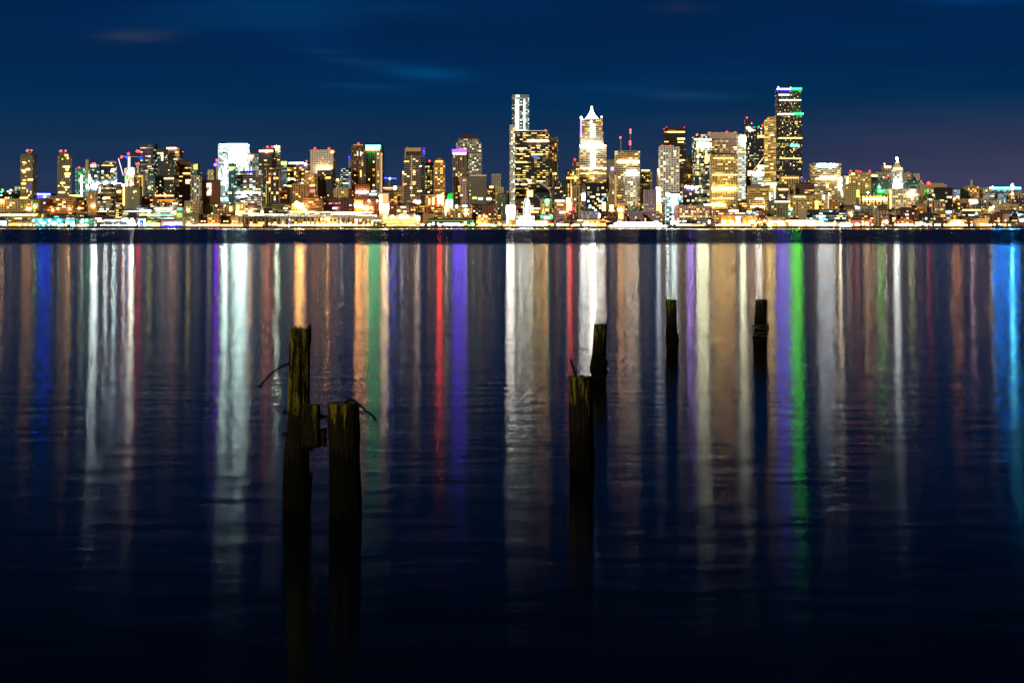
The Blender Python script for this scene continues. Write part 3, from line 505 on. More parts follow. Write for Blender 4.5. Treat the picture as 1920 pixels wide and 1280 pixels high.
B(3, 140, 163, 316, 'glass', 'tea', .3, .0, 1.6, 'grn', 'glass_tower', 'green-teal lit glass tower left of the yellow crane mast', 'glass tower', bea=[(145,314)], bands=[(153,156,328,369,'white',4),(149,153,324,326,'green',3)], glass=(.03,.1,.08))
B(3, 166, 183, 318, 'glass', 'dk', .3, .0, 2.5, 'grn', 'glass_tower', 'narrow dark glass tower with a pale lit top and two red lamps', 'glass tower', bands=[(170,182,308,314,'white',.9),(166.5,170,327,343,'white',4)], tiers=[(169,183,308,318)], bea=[(172,306.5),(175.5,306.5)])
B(3, 184, 217, 311, 'glass', 'dk', .25, .05, 3, 'mix', 'glass_tower', 'dark glass tower with a pale stepped cream crown', 'glass tower', tiers=[(186,214,305,311),(194,214,302,305,'plain',plain('cream_crown',(.6,.5,.33)))], bands=[(188,210,309.5,311,'gold',3)], wins=20,
  balls=[(197,342.5,'white',60,2.3),(213,342.5,'cool',60,2.5),(229,349,'white',160,4.2),(172,350,'white',120,4)])
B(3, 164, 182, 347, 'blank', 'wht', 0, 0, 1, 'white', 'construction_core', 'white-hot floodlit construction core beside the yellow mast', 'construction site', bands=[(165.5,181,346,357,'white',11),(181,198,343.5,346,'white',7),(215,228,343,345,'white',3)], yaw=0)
B(3, 233, 254, 316, 'vert', 'bei', .15, .0, 2, 'warm', 'apartment_tower', 'beige tower with a blazing white core at the foot of the white crane', 'apartment tower', bands=[(240,247,318,328,'white',6),(237,240,335,352,'peach',4),(246,248,337,352,'white',4),(241,245,320,326,'white',10)], balls=[(238,336,'green',30,1.8),(249.5,345,'peach',40,1.8)])
B(3, 252, 275, 326, 'vert', 'org', .1, .05, 1.6, 'gold', 'apartment_tower', 'orange-tan tower with vertical ribs right of the blazing core', 'apartment tower', bands=[(267,270,328,368,'gold',.8),(260,267,329.5,331.5,'gold',3)])
B(3, 276, 289, 325, 'fine', 'grn', .35, .0, 2, 'grn', 'apartment_tower', 'narrow grey-green tower left of the black octagonal one', 'apartment tower', balls=[(279,352,'gold',30,1.9)])
B(3, 288, 330, 301, 'fine', 'dk', .055, .01, 3, 'warm', 'office_tower', 'black octagonal office tower with a sloping left shoulder', 'office tower', shape='cham', bands=[(294,329,366,368,'gold',5),(310,329,333.5,336,'gold',5),(311,312.5,363,365,'pink',6)], wins=26)
B(3, 330, 356, 301, 'strip', 'brn', .03, .0, 2, 'warm', 'apartment_tower', 'brown flat tower right of the black octagonal one', 'apartment tower', bands=[(341,354,324,326.5,'gold',6),(346,355,337,339,'peach',7),(346,353,341,344,'gold',5)])
B(3, 359, 376, 330, 'vert', 'bei', .15, .0, 2, 'mix', 'apartment_tower', 'slim pale green and beige ribbed tower left of the red-brown slab', 'apartment tower', balls=[(371,377,'white',25,1.6)])
B(3, 373, 411, 338, 'blank', (.15,.055,.025), 0, 0, 1, 'warm', 'brick_block', 'windowless red-brown brick block with one column of white windows', 'brick building', roof=1, tiers=[(374,410,336.8,338,'plain',M_DARK)], yaw=.1,
  bands=[(386.5,394,344,346.4,'white',6,'window'),(386.5,394,348,350.6,'white',6,'window'),(386.8,389.5,352,354,'amber',1.3,'window'),(391.5,394,351.8,354,'white',5,'window'),(387,390,356,358,'gold',1.5,'window'),(390.5,394,355.5,358.5,'white',7,'window'),(386.8,390,359.5,361.8,'white',6,'window'),(391.5,394,359.5,361.8,'white',5,'window'),(386.8,390.5,363.5,365.8,'white',7,'window'),(391.5,394,363.5,365.8,'gold',5,'window')])
B(3, 428, 442, 308, 'glass', 'tea', .12, .02, 2.4, 'grn', 'glass_tower', 'dark teal glass tower overlapping the brilliant white one', 'glass tower', bands=[(430,442,313,316,'grn' if 0 else 'lime',3)])
B(3, 441, 488, 322, 'balc', 'brn', .22, .18, 2.6, 'white', 'office_block', 'terraced brown office with bright green-white floors below the white tower', 'offices', bands=[(440,488,360,362.6,'cool',8),(442,464,368,370,'white',8),(452,480,376.5,378.5,'white',8),(463,475,320.5,323,'blue',5),(458,463,384,386,'azure',3)], balls=[(446,361.5,'cool',60,2.2)], wins=24, yaw=0)
B(3, 496, 524, 319, 'vert', 'brn', .08, .02, 2.4, 'warm', 'apartment_tower', 'brown tower with four tall framed bays', 'apartment tower', bands=[(496,498,345,384,'lime',.5),(498,504,341,343.5,'gold',6)], wins=14)
B(3, 505, 545, 352, 'grid', 'tan', .1, .02, 2.6, 'org', 'apartment_tower', 'stepped brown grid block falling to the right', 'apartment tower', tiers=[(505,524,346,352)], wins=18, yaw=0)
B(3, 549, 579, 345, 'grid', 'org', .2, .1, 2, 'gold', 'apartment_tower', 'orange-lit stepped grid tower above the biggest street blaze', 'apartment tower', tiers=[(561,577,345,352)], yaw=0)
B(3, 571, 594, 327, 'grid', 'org', .35, .35, 2.8, 'gold', 'office_tower', 'salmon-orange office left of the black flat tower', 'office tower', bands=[(583,592,355,361,'pink',1.0),(581,592,346.5,349,'gold',7)], tiers=[(572,584,327,332)])
B(3, 594, 627, 318, 'fine', 'dk', .06, .01, 3, 'warm', 'office_tower', 'black flat tower with a lit cream rim below the pale gridded one', 'office tower', bands=[(595,621,315.5,318.5,'gold',9),(613,622,332,334.5,'gold',6)], wins=18)
B(3, 625, 657, 354, 'grid', 'yel', .22, .05, 2, 'gold', 'apartment_block', 'yellow-olive grid block with scattered lit windows', 'apartments')
B(3, 665, 692, 346, 'grid', 'brk', .12, .05, 2.4, 'warm', 'apartment_block', 'red-brown block with one long white lit floor', 'apartments', bands=[(668,691,359,361,'white',8),(675,687,362.5,364,'cool',4)], yaw=0)
B(3, 693, 712, 356, 'strip', 'tan', .3, .4, 3, 'cool', 'office_block', 'tan block with white arched rows at the foot of the green-crowned tower', 'offices', bands=[(694,706,363,365.5,'cool',8),(697,703,358,359.5,'white',5)], yaw=0)
B(3, 757, 795, 290, 'balc', 'dk', .03, .0, 2.5, 'peach' if 0 else 'warm', 'apartment_tower', 'dark balcony tower under a pale pinkish framed crown', 'apartment tower', tiers=[(762,794,276,290)], bands=[(763,792,277,284,'peach',.35),(761,763,278,296,'peach',.3),(773,775,291,372,'peach',.5),(760,769,302,304,'gold',5),(777,781,321.5,324,'gold',6),(789,793,310.5,312.5,'white',6),(785,794,357,359,'gold',7),(772,780,365.5,367.5,'gold',6)], wins=8)
B(3, 761, 798, 373, 'blank', 'pnk', 0, 0, 1, 'warm', 'podium_block', 'pink stone podium with a blue-white glowing centre', 'podium', bands=[(772,784,378,383,'cool',7),(762,766,375,383,'white',5),(792,797,375,382,'pink',.15)], yaw=0)
B(3, 813, 834, 297, 'grid', 'org', .28, .22, 2.6, 'gold', 'office_tower', 'amber office tower with a rounded arch top', 'office tower', shape='arch', yaw=0, bands=[(817,830,302,303.5,'gold',4)], wins=18)
B(3, 796, 812, 306, 'grid', 'grn', .4, .1, 2.5, 'yel', 'office_tower', 'lower dark wing with scattered lights left of the arch-topped tower', 'office tower', bea=[(805,302)])
B(3, 834.5, 850, 361, 'strip', 'tea', .7, .7, 2.5, 'grn', 'theatre_building', 'green-glowing curved fan-shaped glass facade', 'theatre', shape='slantr', bands=[(836,849,374,384,'white',3),(829,848,385,401,'peach',13),(840,848,363,373,'green',1.0),(839,842,367,374,'teal',1.4)], yaw=0)
B(3, 849, 880, 333, 'grid', 'pnk', .12, .03, 1.8, 'gold', 'apartment_tower', 'pink-brown apartment block in front of the violet-crowned tower', 'apartment tower', wins=18)
B(3, 882, 912, 330, 'blank', (.13,.12,.1), 0, 0, 1, 'warm', 'office_slab', 'grey-brown windowless slab with a pale roof line', 'office slab', bands=[(882,912,328.3,329.6,'peach',1.0),(886,894,370,372.5,'lime',5),(897,905,371,374,'white',5)], yaw=0)
B(3, 913, 944, 352, 'grid', 'yel', .2, .1, 1.8, 'gold', 'hotel_block', 'amber hotel with rows of dark windows and a lit upper cornice', 'hotel', tiers=[(918,925,348,352)], bands=[(918,925,349,352,'gold',5),(912,921,371,375,'white',4)], yaw=0)
B(3, 932, 949, 364, 'fine', 'grn', .05, .0, 1.8, 'mix', 'apartment_tower', 'dark grey-green stepped tower left of the slender white one', 'apartment tower')
B(3, 955.5, 965, 235, 'fine', 'wht', .45, .0, 2, 'white', 'hotel_tower_wing', 'slender dotted wing climbing the left side of the tallest white tower', 'tower wing', yaw=0, depth=24, wins=26, bands=[(956,966,386,396,'white',9)])
B(3, 966, 990, 341, 'strip', 'dk', .15, .2, 2.5, 'gold', 'office_block', 'dark terraced block with one large amber window bay', 'offices', tiers=[(980,1030,345,352)], bands=[(988,999,357,369,'gold',5),(966,972,344.5,346.5,'white',7),(977,988,344.5,347,'gold',7)], yaw=0)
B(3, 991, 1034, 346, 'strip', 'dk', .1, .12, 2.2, 'yel', 'office_block', 'dark ribbed block behind the drifting steam', 'offices', bands=[(988,999,357,369,'gold',5),(1000,1003,375,388,'gold',3)], yaw=0)
B(3, 1036, 1062, 339, 'fine', 'dk', .14, .02, 2.2, 'mix', 'apartment_tower', 'dark tower of tiny lights right of the steam plume', 'apartment tower', wins=16)
B(3, 1069, 1087, 349, 'vert', 'tan', .15, .05, 2, 'gold', 'office_tower', 'tan ribbed tower with a gold left edge beside the street blaze', 'office tower', bands=[(1069,1071,349,384,'gold',2.2)])
B(3, 1143, 1156, 322, 'vert', 'tan', .15, .02, 2, 'gold', 'office_tower', 'slim gold-brown tower with a pale slanting tip', 'office tower', bands=[(1152,1155,330,392,'gold',.7),(1144,1150,313,320,'lav',2)])
B(3, 1237, 1274, 275, 'grid', 'wht', .42, .06, 2.2, 'mix', 'office_tower', 'pale checkered tower with a notched right top', 'office tower', shape='box', roof=1, tiers=[(1239,1264,272.5,275)], bea=[(1243,273,'red',10),(1258,273,'red',10)], wins=30, yaw=0)
B(3, 1334, 1383, 290, 'grid', 'yel', .25, .28, 2.3, 'gold', 'office_tower', 'golden grid office with a black vaulted roof', 'office tower', roof=1, tiers=[(1337,1380,286,290,'dome')], bands=[(1335,1382,327,329,'gold',4),(1334,1383,353,355,'gold',4),(1336,1376,371,373,'gold',5),(1338,1376,296,298,'gold',4)], wins=30, yaw=0)
B(3, 1384, 1404, 377, 'grid', 'yel', .35, .2, 1.8, 'yel', 'apartment_block', 'pale yellow-green block at the foot of the brilliant striped tower', 'apartments', yaw=0)
B(3, 1405, 1443, 350, 'strip', 'yel', .25, .35, 2.8, 'gold', 'office_tower', 'golden slab with wide glowing floors left of the brown dark slab', 'office tower', tiers=[(1411,1427,345,350)], bands=[(1416,1431,372,374,'white',8),(1407,1436,386,389.5,'gold',9),(1409,1436,392,394,'gold',7)], yaw=0)
B(3, 1444, 1457, 345, 'fine', 'yel', .5, .0, 2.2, 'white', 'office_tower', 'narrow tower edge sprinkled with white lamps', 'office tower', bands=[(1444,1446,362,376,'white',6),(1452.5,1454,348,373,'white',4)])
B(3, 1458, 1478, 347, 'blank', (.06,.05,.045), 0, 0, 1, 'gold', 'office_slab', 'dark brown windowless slab with one yellow lit floor', 'office slab', bands=[(1460,1477,354,356.5,'gold',8),(1462,1468,365,367.5,'gold',4),(1466,1471,369,371,'white',4)], yaw=0)
B(3, 1479, 1491, 347, 'fine', 'yel', .2, .05, 1.8, 'gold', 'office_block', 'beige narrow block below the tallest dark tower', 'offices')
B(3, 1492, 1527, 345, 'strip', 'brn', .1, .1, 2.2, 'warm', 'office_block', 'brown broad block with dark bands right of the tallest tower', 'offices', yaw=0)
B(3, 1586, 1606, 347, 'fine', 'yel', .04, .0, 1.8, 'gold', 'apartment_tower', 'plain golden-yellow floodlit slab tower', 'apartment tower', bands=[(1606,1611,356,370,'lime',2.2)], yaw=0)
B(3, 1610, 1665, 366, 'cols', 'yel', .25, .1, 1.8, 'yel', 'courthouse', 'columned pale yellow hall under a dark green roof', 'courthouse', roof=1, tiers=[(1611,1666,364.5,366,'plain',plain('green_roof',(.03,.07,.05)))], balls=[(1647,358.5,'green',45,2.1),(1656,358.5,'green',45,2.1),(1627,361,'white',30,1.7)], yaw=0)
B(3, 1668, 1722, 354, 'grid', 'wht', .4, .15, 2.4, 'gold', 'office_block', 'broad cream floodlit office block carrying the white pyramid-topped tower', 'office block', roof=1, wins=26, bands=[(1669,1671,356,394,'gold',3),(1706,1716,356,358,'peach',8),(1700,1720,364,366,'peach',6)], yaw=0, depth=40)
B(3, 1741, 1786, 353, 'glass', 'dk', .06, .03, 3.4, 'mix', 'glass_block', 'dark glass front with a few lit rooms inside the orange portal', 'office block', bands=[(1745,1751,374,377,'gold',7),(1756,1769,375,377,'lime',7),(1748,1752,364.5,367,'gold',7)], yaw=0)
B(3, 1731, 1775, 347, 'blank', 'org', 0, 0, 1, 'gold', 'office_block', 'orange-framed portal block around a dark glass front', 'office block', bands=[], bea=[(1745,343,'red',26,3),(1731,339.5,'red',10,1.6)], tiers=[(1748,1772,343,347,'plain',M_CONC)], yaw=0)
B(3, 1786, 1803, 375, 'grid', 'oli', .3, .1, 2.5, 'yel', 'low_building', 'small block under the orange street light on the dark hill', 'building', balls=[(1795,369.5,'orange',60,1.9),(1789,373,'amber',30,2)], yaw=0)
B(3, 1804, 1816, 374, 'grid', 'org', .2, .1, 2, 'org', 'apartment_block', 'orange block left of the bright white grid house', 'apartments', yaw=0)
B(3, 1817, 1832, 374, 'grid', 'wht', .35, .2, 2, 'warm', 'apartment_block', 'bright white-topped grid house on the right slope', 'apartments', bands=[(1817,1832,374.3,378,'peach',7)], yaw=0)
B(3, 1834, 1852, 374, 'vert', 'gry', .3, .1, 2, 'grn', 'apartment_block', 'grey-green ribbed block on the right slope', 'apartments', yaw=0)
B(3, 1853, 1870, 377, 'grid', 'yel', .4, .2, 2, 'yel', 'apartment_block', 'pale yellow block on the right slope below the tall firs', 'apartments', yaw=0)
B(3, 1872, 1882, 374, 'grid', 'bei', .3, .1, 2.5, 'mix', 'apartment_block', 'narrow beige block below the firs, left of the blue crane', 'apartments', yaw=0)
B(3, 1902, 1930, 374, 'grid', 'mar', .2, .05, 2.5, 'mix', 'apartment_block', 'dim reddish block right of the lit crane mast', 'apartments', yaw=0)

# ================================================================== LAYER 4: main towers
B(4, 262, 291, 271, 'strip', 'blu', .28, .25, 2.6, 'mix', 'office_tower', 'dark blue tower with a plain top and lit floors beside the red-tipped crane', 'office tower', bands=[(261.5,268,294,295,'azure',2),(261.5,268,296.5,297.5,'azure',2)], tiers=[(262,291,270.5,279,'plain',plain('dark_blue_cladding',(.015,.03,.07)))])
B(4, 409, 428, 271, 'glass', 'wht', .85, .5, 3.4, 'cool', 'office_tower', 'left glowing bay of the brilliant white-cyan tower', 'office tower', wins=20, bands=[(421,425,300,346,'white',3)], yaw=0)
B(4, 429, 464, 270, 'glass', 'wht', .9, .8, 5.5, 'cool', 'office_tower', 'brilliant white-cyan broad tower, the brightest on the left', 'office tower', bands=[(411,463,269.5,271,'cool',9),(430,462,276,306,'cool',2.2)], wins=26, yaw=0)
B(4, 464, 484, 289, 'vert', 'bei', .4, .3, 3.2, 'white', 'office_tower', 'bright beige tower with a single red lamp right of the white-cyan one', 'office tower', bea=[(466,286)], bands=[(464,472,291,297,'peach',5),(477,486,324,326,'gold',7)])
B(4, 485, 514, 284, 'strip', 'dk', .08, .05, 3, 'gold', 'office_tower', 'dark tower with a glowing cream top floor and two red lamps', 'office tower', bands=[(487,514,281.5,285,'gold',7)], tiers=[(493,512,277,282)], bea=[(499.5,275,'red',22,2.3),(509,275,'red',22,2.1)])
B(4, 514.5, 525, 274, 'strip', 'bei', .4, .3, 2.6, 'gold', 'office_tower', 'thin pale tower with a white lit top right of the cream-topped one', 'office tower', bands=[(513,524,273.5,277.5,'peach',6)])
B(4, 525.5, 538, 303, 'strip', 'gry', .1, .4, 1.6, 'cool', 'office_tower', 'grey striped tower with a yellow-green lit crown', 'office tower', bands=[(526,537,303,309,'lime',2.2)])
B(4, 538, 559, 308, 'glass', 'dk', .08, .04, 3, 'gold', 'office_tower', 'dark glass tower under a white rooftop strip', 'office tower', bands=[(543,572,304.5,307.5,'white',7),(541,554,334.5,336.5,'gold',6)], wins=8)
B(4, 559.5, 581, 308, 'glass', 'oli', .2, .06, 3, 'gold', 'office_tower', 'olive glass tower with a peach roof lamp right of the strip-topped one', 'office tower', balls=[(575,308,'peach',40,2.2),(568,344,'cool',40,1.7)], bea=[(574,302)], bands=[(569,573,311,315,'blue',4)])
B(4, 581, 628, 282, 'fine', 'wht', .03, .0, 2.4, 'gold', 'hotel_tower', 'pale pinkish-white gridded slab tower with two red lamps', 'hotel tower', bea=[(588,277.5,'red',20,2.1),(615,278,'red',20,2.1)], bands=[(622,628,283,287,'peach',3),(582,628,281,282,'peach',.7)], glass=(.06,.055,.06), yaw=-.1)
B(4, 637, 657, 316, 'strip', 'dk', .5, .5, 2.2, 'white', 'office_block', 'dark-topped office with white-green lit floors', 'offices', tiers=[(637,657,315,323,'plain',M_DARK)])
B(4, 628, 637, 338, 'fine', 'bei', .5, .2, 2, 'yel', 'office_block', 'small pale block with a glowing corner lamp', 'offices', balls=[(634,337,'gold',30,1.8)])
B(4, 657, 685, 272, 'grid', 'brn', .14, .02, 2.6, 'org', 'apartment_tower', 'brown tower with a grey left flank and one red roof lamp', 'apartment tower', bea=[(671,268.5,'red',20,2)], bands=[(660,679,271,272.5,'peach',.6),(667.5,669,284,292,'white',3),(673.5,675,284,292,'white',3),(673,676,319,332,'amber',3)])
B(4, 686, 719, 274, 'vert', 'tan', .06, .0, 2.6, 'gold', 'apartment_tower', 'dark ribbed tower with a teal-green glowing crown', 'apartment tower', tiers=[(686,715,271.5,274)], bands=[(687,715,272,278,'teal',14),(687,714,279.5,281.5,'peach',8),(716,719,287,362,'peach',.9)], wins=16)
B(4, 754, 762, 320, 'blank', 'org', 0, 0, 1, 'org', 'office_block', 'narrow orange-lit block left of the dark balcony tower', 'offices', bands=[(755,761,322,326,'white',4),(757,762,344,348,'orange',8)], yaw=0)
B(4, 738, 753, 350, 'strip', 'bei', .3, .2, 1.8, 'gold', 'office_block', 'cream block with a white square sign on its roof', 'offices', bands=[(738.5,743,349,355,'white',8)], yaw=0)
B(4, 719, 738, 352, 'strip', 'brn', .15, .3, 2, 'org', 'office_block', 'brown block with an orange line along its roof', 'offices', bands=[(719,737,351.7,353,'peach',6)], yaw=0)
B(4, 849, 878, 290, 'vert', 'brn', .1, .02, 2.6, 'gold', 'office_tower', 'brown ribbed tower with a glowing violet-blue crown', 'office tower', tiers=[(850,877,279.5,290)], bands=[(850,877,280.5,286,'violet',60),(848.4,878.6,279.4,287.6,'crownhalo',1.6,'crown_glow'),(851,876,286.6,289.5,'cool',7)], bea=[(871,278.5,'pink',10,1.5)], wins=14)  # crown_glow: wider faint box imitating a coloured halo round the crown
B(4, 921, 939, 327, 'fine', 'bei', .1, .3, 1.3, 'grn', 'office_block', 'small cream and teal block standing alone on the skyline', 'offices', tiers=[(923,932,326,327)])
B(4, 966, 1030, 247, 'strip', 'dk', .3, .18, 3.1, 'yel', 'office_tower', 'wide dark office slab in front of the tallest white tower', 'office tower', tiers=[(966,1028,245.5,247)], bea=[(1023,245,'red',30,2.8)], bands=[(966,1020,244.8,245.8,'white',.7),(968,988,277.5,279.5,'gold',5),(998,1029,263,265,'gold',5),(996,1018,288.5,291,'gold',4),(999,1012,294,296.5,'azure',1.2),(989,996,337,340.5,'cool',7),(966,988,303,305,'gold',5)], wins=40, yaw=0)
B(4, 1031, 1046.5, 265, 'vert', 'bei', .25, .12, 2.4, 'gold', 'office_tower', 'pale ribbed tower attached to the right of the wide dark slab', 'office tower', tiers=[(1031,1046,257.5,265,'plain',plain('pale_pink_stone',(.6,.5,.47)))])
B(4, 1062, 1087, 319, 'vert', 'yel', .35, .15, 2.4, 'yel', 'office_tower', 'yellow-green ribbed block left of the pyramid-topped tower', 'office tower', bands=[(1064,1086,332.5,334.5,'gold',6)])
B(4, 1087, 1137, 273, 'strip', 'bei', .5, .36, 2.4, 'gold', 'office_tower', 'brilliant tower with a shining white pyramid roof', 'office tower', roof=1, depth=34, yaw=0,
  tiers=[(1088,1131,246,273),(1089,1130,222.5,246),(1097,1123,214,223,'litroof',.45,glow((.9,1,.97),9)),(1104,1116,206.5,214,'litroof',.35,glow((.9,1,.97),11)),(1107.5,1112.5,202,206.5,'litroof',.5,glow((.9,1,1),9))],  # pyramid tiers glow themselves in place of floodlighting on the roof
  bea=[(1110,200.5,'pink',22,2.4)], balls=[(1090,221,'cool',40,2.4),(1128,219.5,'cool',20,1.5)],
  bands=[(1088,1137,272,274,'gold',6),(1107,1110,226,258,'white',5),(1113,1115.5,232,258,'white',5),(1108,1116,275,315,'white',4),(1088,1137,314.5,317,'white',4),(1088,1091,225,258,'lav',1.8),(1088,1136,324.5,326.5,'gold',4)], wins=34)
B(4, 1154, 1200, 284, 'strip', 'tan', .22, .12, 2.6, 'yel', 'office_tower', 'brown-beige banded slab carrying two red-lit antennas', 'office tower', tiers=[(1154,1200,282.5,284)], yaw=0, wins=20)
B(4, 1200, 1223, 322, 'fine', 'oli', .25, .08, 2.4, 'yel', 'office_tower', 'round tower with a glowing flat dome', 'office tower', roof=1, depth=24, tiers=[(1201,1222,318,322,'dome',plain('dome_roof',(.3,.27,.15)))], bands=[(1203,1218,318.5,320.5,'gold',6)], yaw=0)
B(4, 1300, 1333, 256, 'glass', 'grn', .4, .2, 2.6, 'mix', 'office_tower', 'brightly lit greenish glass tower left of the broad banded one', 'office tower', tiers=[(1308,1331,252,256)], bands=[(1300,1332,260,263,'white',4),(1307,1333,268,276,'white',3.5),(1320,1332,292,303,'gold',3.5)], bea=[(1308.5,251.5)], wins=30)
B(4, 1331, 1383, 258, 'strip', 'pnk', .3, .28, 2.8, 'yel', 'office_tower', 'broad beige banded tower with four red lamps on its rim', 'office tower', tiers=[(1332,1382,248,258,'plain',plain('rose_stone',(.42,.33,.26)))], bea=[(1331,249),(1333,248.5),(1365,247,'red',16,2),(1381,247.5,'red',16,2)], wins=26, yaw=0)
B(4, 1383, 1399, 253, 'strip', 'wht', .75, .7, 3.2, 'white', 'office_tower', 'brilliant white-yellow striped tower right of the broad banded one', 'office tower', wins=14)
B(4, 1410, 1433, 311, 'strip', 'gry', .7, .6, 3.8, 'white', 'office_tower', 'glaring white block under a slanting lit crane arm', 'offices', bands=[(1408,1432,322,329,'white',6),(1421,1432,310,315,'white',5),(1402,1410,320,330,'peach',4)], shape='slantr', yaw=0)
B(4, 1433, 1458, 229, 'strip', 'yel', .4, .4, 2.6, 'gold', 'office_tower', 'gold-lit round-shouldered tower left of the tallest dark one', 'office tower', tiers=[(1436,1456,222,229),(1441,1455,219,222)], wins=26)
B(4, 1464, 1498, 331, 'vert', 'yel', .05, .0, 1.5, 'gold', 'office_block', 'pale ribbed crown block in front of the tallest dark tower', 'offices', bands=[(1466,1497,332.5,334.5,'gold',3)], yaw=0)
B(4, 1524, 1577, 307, 'strip', 'bei', .38, .22, 2.6, 'yel', 'office_tower', 'beige square tower with a long blue-white strip at its top', 'office tower', bands=[(1531,1567,308,311.5,'cool',14),(1568,1571,308,311,'cool',12),(1545,1561,333,335.5,'gold',6),(1530,1536,334,337,'gold',5)], wins=22, yaw=0)
B(4, 1574, 1596, 330, 'vert', 'wht', .5, .0, 2.4, 'white', 'apartment_tower', 'tower of glowing white vertical columns right of the strip-topped one', 'apartment tower', bands=[(1574.5,1578,331,361,'peach',5),(1589,1594,331,346,'peach',5)])
B(4, 1596, 1634, 324, 'grid', 'yel', .3, .12, 2.4, 'yel', 'hospital_block', 'yellow-olive block with a row of red roof lamps', 'hospital', bea=[(1597.5,320.5,'red',14,2),(1608,320,'red',10,1.2),(1612,321,'red',14,1.8),(1617,321.5,'red',10,1.3),(1633.5,320.5,'red',14,2)], bands=[(1596,1602,325,328,'gold',7)], yaw=0)
B(4, 1617, 1669, 335, 'fine', 'grn', .22, .05, 1.8, 'grn', 'hospital_block', 'long green-lit block with fine ribs behind the columned hall', 'hospital', balls=[(1620,334,'red',10,1.5),(1661.5,334,'red',10,1.6),(1625,352,'white',50,2),(1648,351,'cool',30,1.7)], yaw=0)
B(4, 1693, 1731, 340, 'fine', 'grn', .25, .15, 2, 'grn', 'hospital_block', 'pale green-lit block right of the white pyramid-topped tower', 'hospital', yaw=0)

# ================================================================== LAYER 5: taller ones behind
B(5, 291, 312, 280, 'strip', 'dk', .15, .15, 3, 'mix', 'office_tower', 'dark tower with short white lit strips between the blue one and the peach-topped one', 'office tower', bands=[(304,307,286,302,'white',4),(292,304,286.5,288.5,'lime',5)])
B(5, 312, 340, 280, 'strip', 'pnk', .12, .02, 2.2, 'warm', 'apartment_tower', 'grey and rose tower with a glaring peach roof strip and a red lamp', 'apartment tower', tiers=[(312,334,276.5,280)], bands=[(313,332,276.5,279.5,'peach',9),(331,336,284,287,'orange',6)], bea=[(333.5,279,'red',14,1.6)])
B(5, 356, 372, 307, 'grid', 'grn', .25, .1, 2, 'yel', 'apartment_tower', 'small green-grey tower with a yellow lit upper corner', 'apartment tower', bea=[(357,311.5)], bands=[(364,372,308,318,'gold',1.5)])
B(5, 360, 385, 327, 'strip', 'lav', .2, .3, 1.6, 'cool', 'apartment_block', 'lavender banded block above the red-brown slab', 'apartments', tiers=[(370,377,324,327)])
B(5, 389, 402, 319, 'grid', 'yel', .4, .1, 1.8, 'grn', 'apartment_block', 'small pale yellow tower left of the violet-lit crane', 'apartments')
B(5, 653, 657.5, 296, 'fine', 'lav', .2, .0, 2, 'cool', 'office_tower', 'sliver of a far tower with a blue lamp on top', 'office tower', balls=[(655,294,'blue',20,1.8)], yaw=0)
B(5, 855, 903, 267, 'grid', 'gry', .4, .08, 2.4, 'mix', 'office_tower', 'white-gridded tower stepping up to a dark maroon hipped roof', 'office tower', roof=1, tiers=[(859,897,260,267),(862,895,252,260,'roof',.62,plain('maroon_roof',(.06,.02,.03)))], bea=[], wins=30, yaw=0)
B(5, 960, 992, 184, 'balc', 'gry', .5, .35, 2.8, 'cool', 'hotel_tower', 'tallest slender white balcony tower left of centre', 'hotel tower', tiers=[(960,992,177.5,184,'plain',plain('grey_screen',(.22,.21,.2)))], bands=[(966.5,973,187,246,'white',2.8),(982,984.5,186,246,'white',3.5),(967,974,178.5,182,'cool',3)], wins=30, yaw=0)
B(5, 1137, 1154, 299, 'blank', (.22,.22,.2), 0, 0, 1, 'gold', 'office_slab', 'plain grey windowless tower right of the brilliant pyramid-topped one', 'office slab')
B(5, 1074, 1087, 303, 'strip', 'brk', .2, .0, 2, 'warm', 'office_tower', 'dim reddish tower top with one red lamp left of the brilliant tower', 'office tower', bea=[(1078,299,'red',18,2.1)])
B(5, 1231, 1240, 319, 'fine', 'pnk', .3, .0, 1.6, 'warm', 'apartment_block', 'narrow pink block with a white-blue lamp left of the checkered tower', 'apartments', balls=[(1235,317.5,'cool',60,2.4),(1238,322,'red',10,1.6)])
B(5, 1246.5, 1286, 240, 'strip', (.035,.025,.015), .07, .12, 2.6, 'gold', 'office_tower', 'tall black-brown slab tower with red lamps on both top corners', 'office tower', bea=[(1247,241,'red',12,1.6),(1251,239,'red',14,1.7),(1284.5,239,'red',14,1.8)], bands=[(1252,1284,246.5,249,'gold',5),(1270,1284,259,262,'gold',5),(1271,1282,265.5,267.5,'gold',5),(1272,1284,299.5,301.5,'gold',7)], wins=14, yaw=0)
B(5, 1286, 1299.5, 294, 'grid', 'yel', .25, .08, 1.8, 'gold', 'office_tower', 'pale yellow grid tower right of the black-brown slab', 'office tower')
B(5, 1398, 1432, 224, 'fine', 'dk', .14, .05, 3.2, 'mix', 'office_tower', 'dark glass tower with a slanting wedge-shaped top', 'office tower', shape='slantl', bea=[(1402,220,'red',18,1.9),(1431,234.5,'red',18,2)], bands=[(1399,1407,238,242,'white',6),(1403,1413,243,246,'white',4),(1412,1416,237.5,240,'azure',4),(1421,1424,237,239,'green',5),(1420,1432,254,258,'gold',4)], balls=[], yaw=0, wins=22)
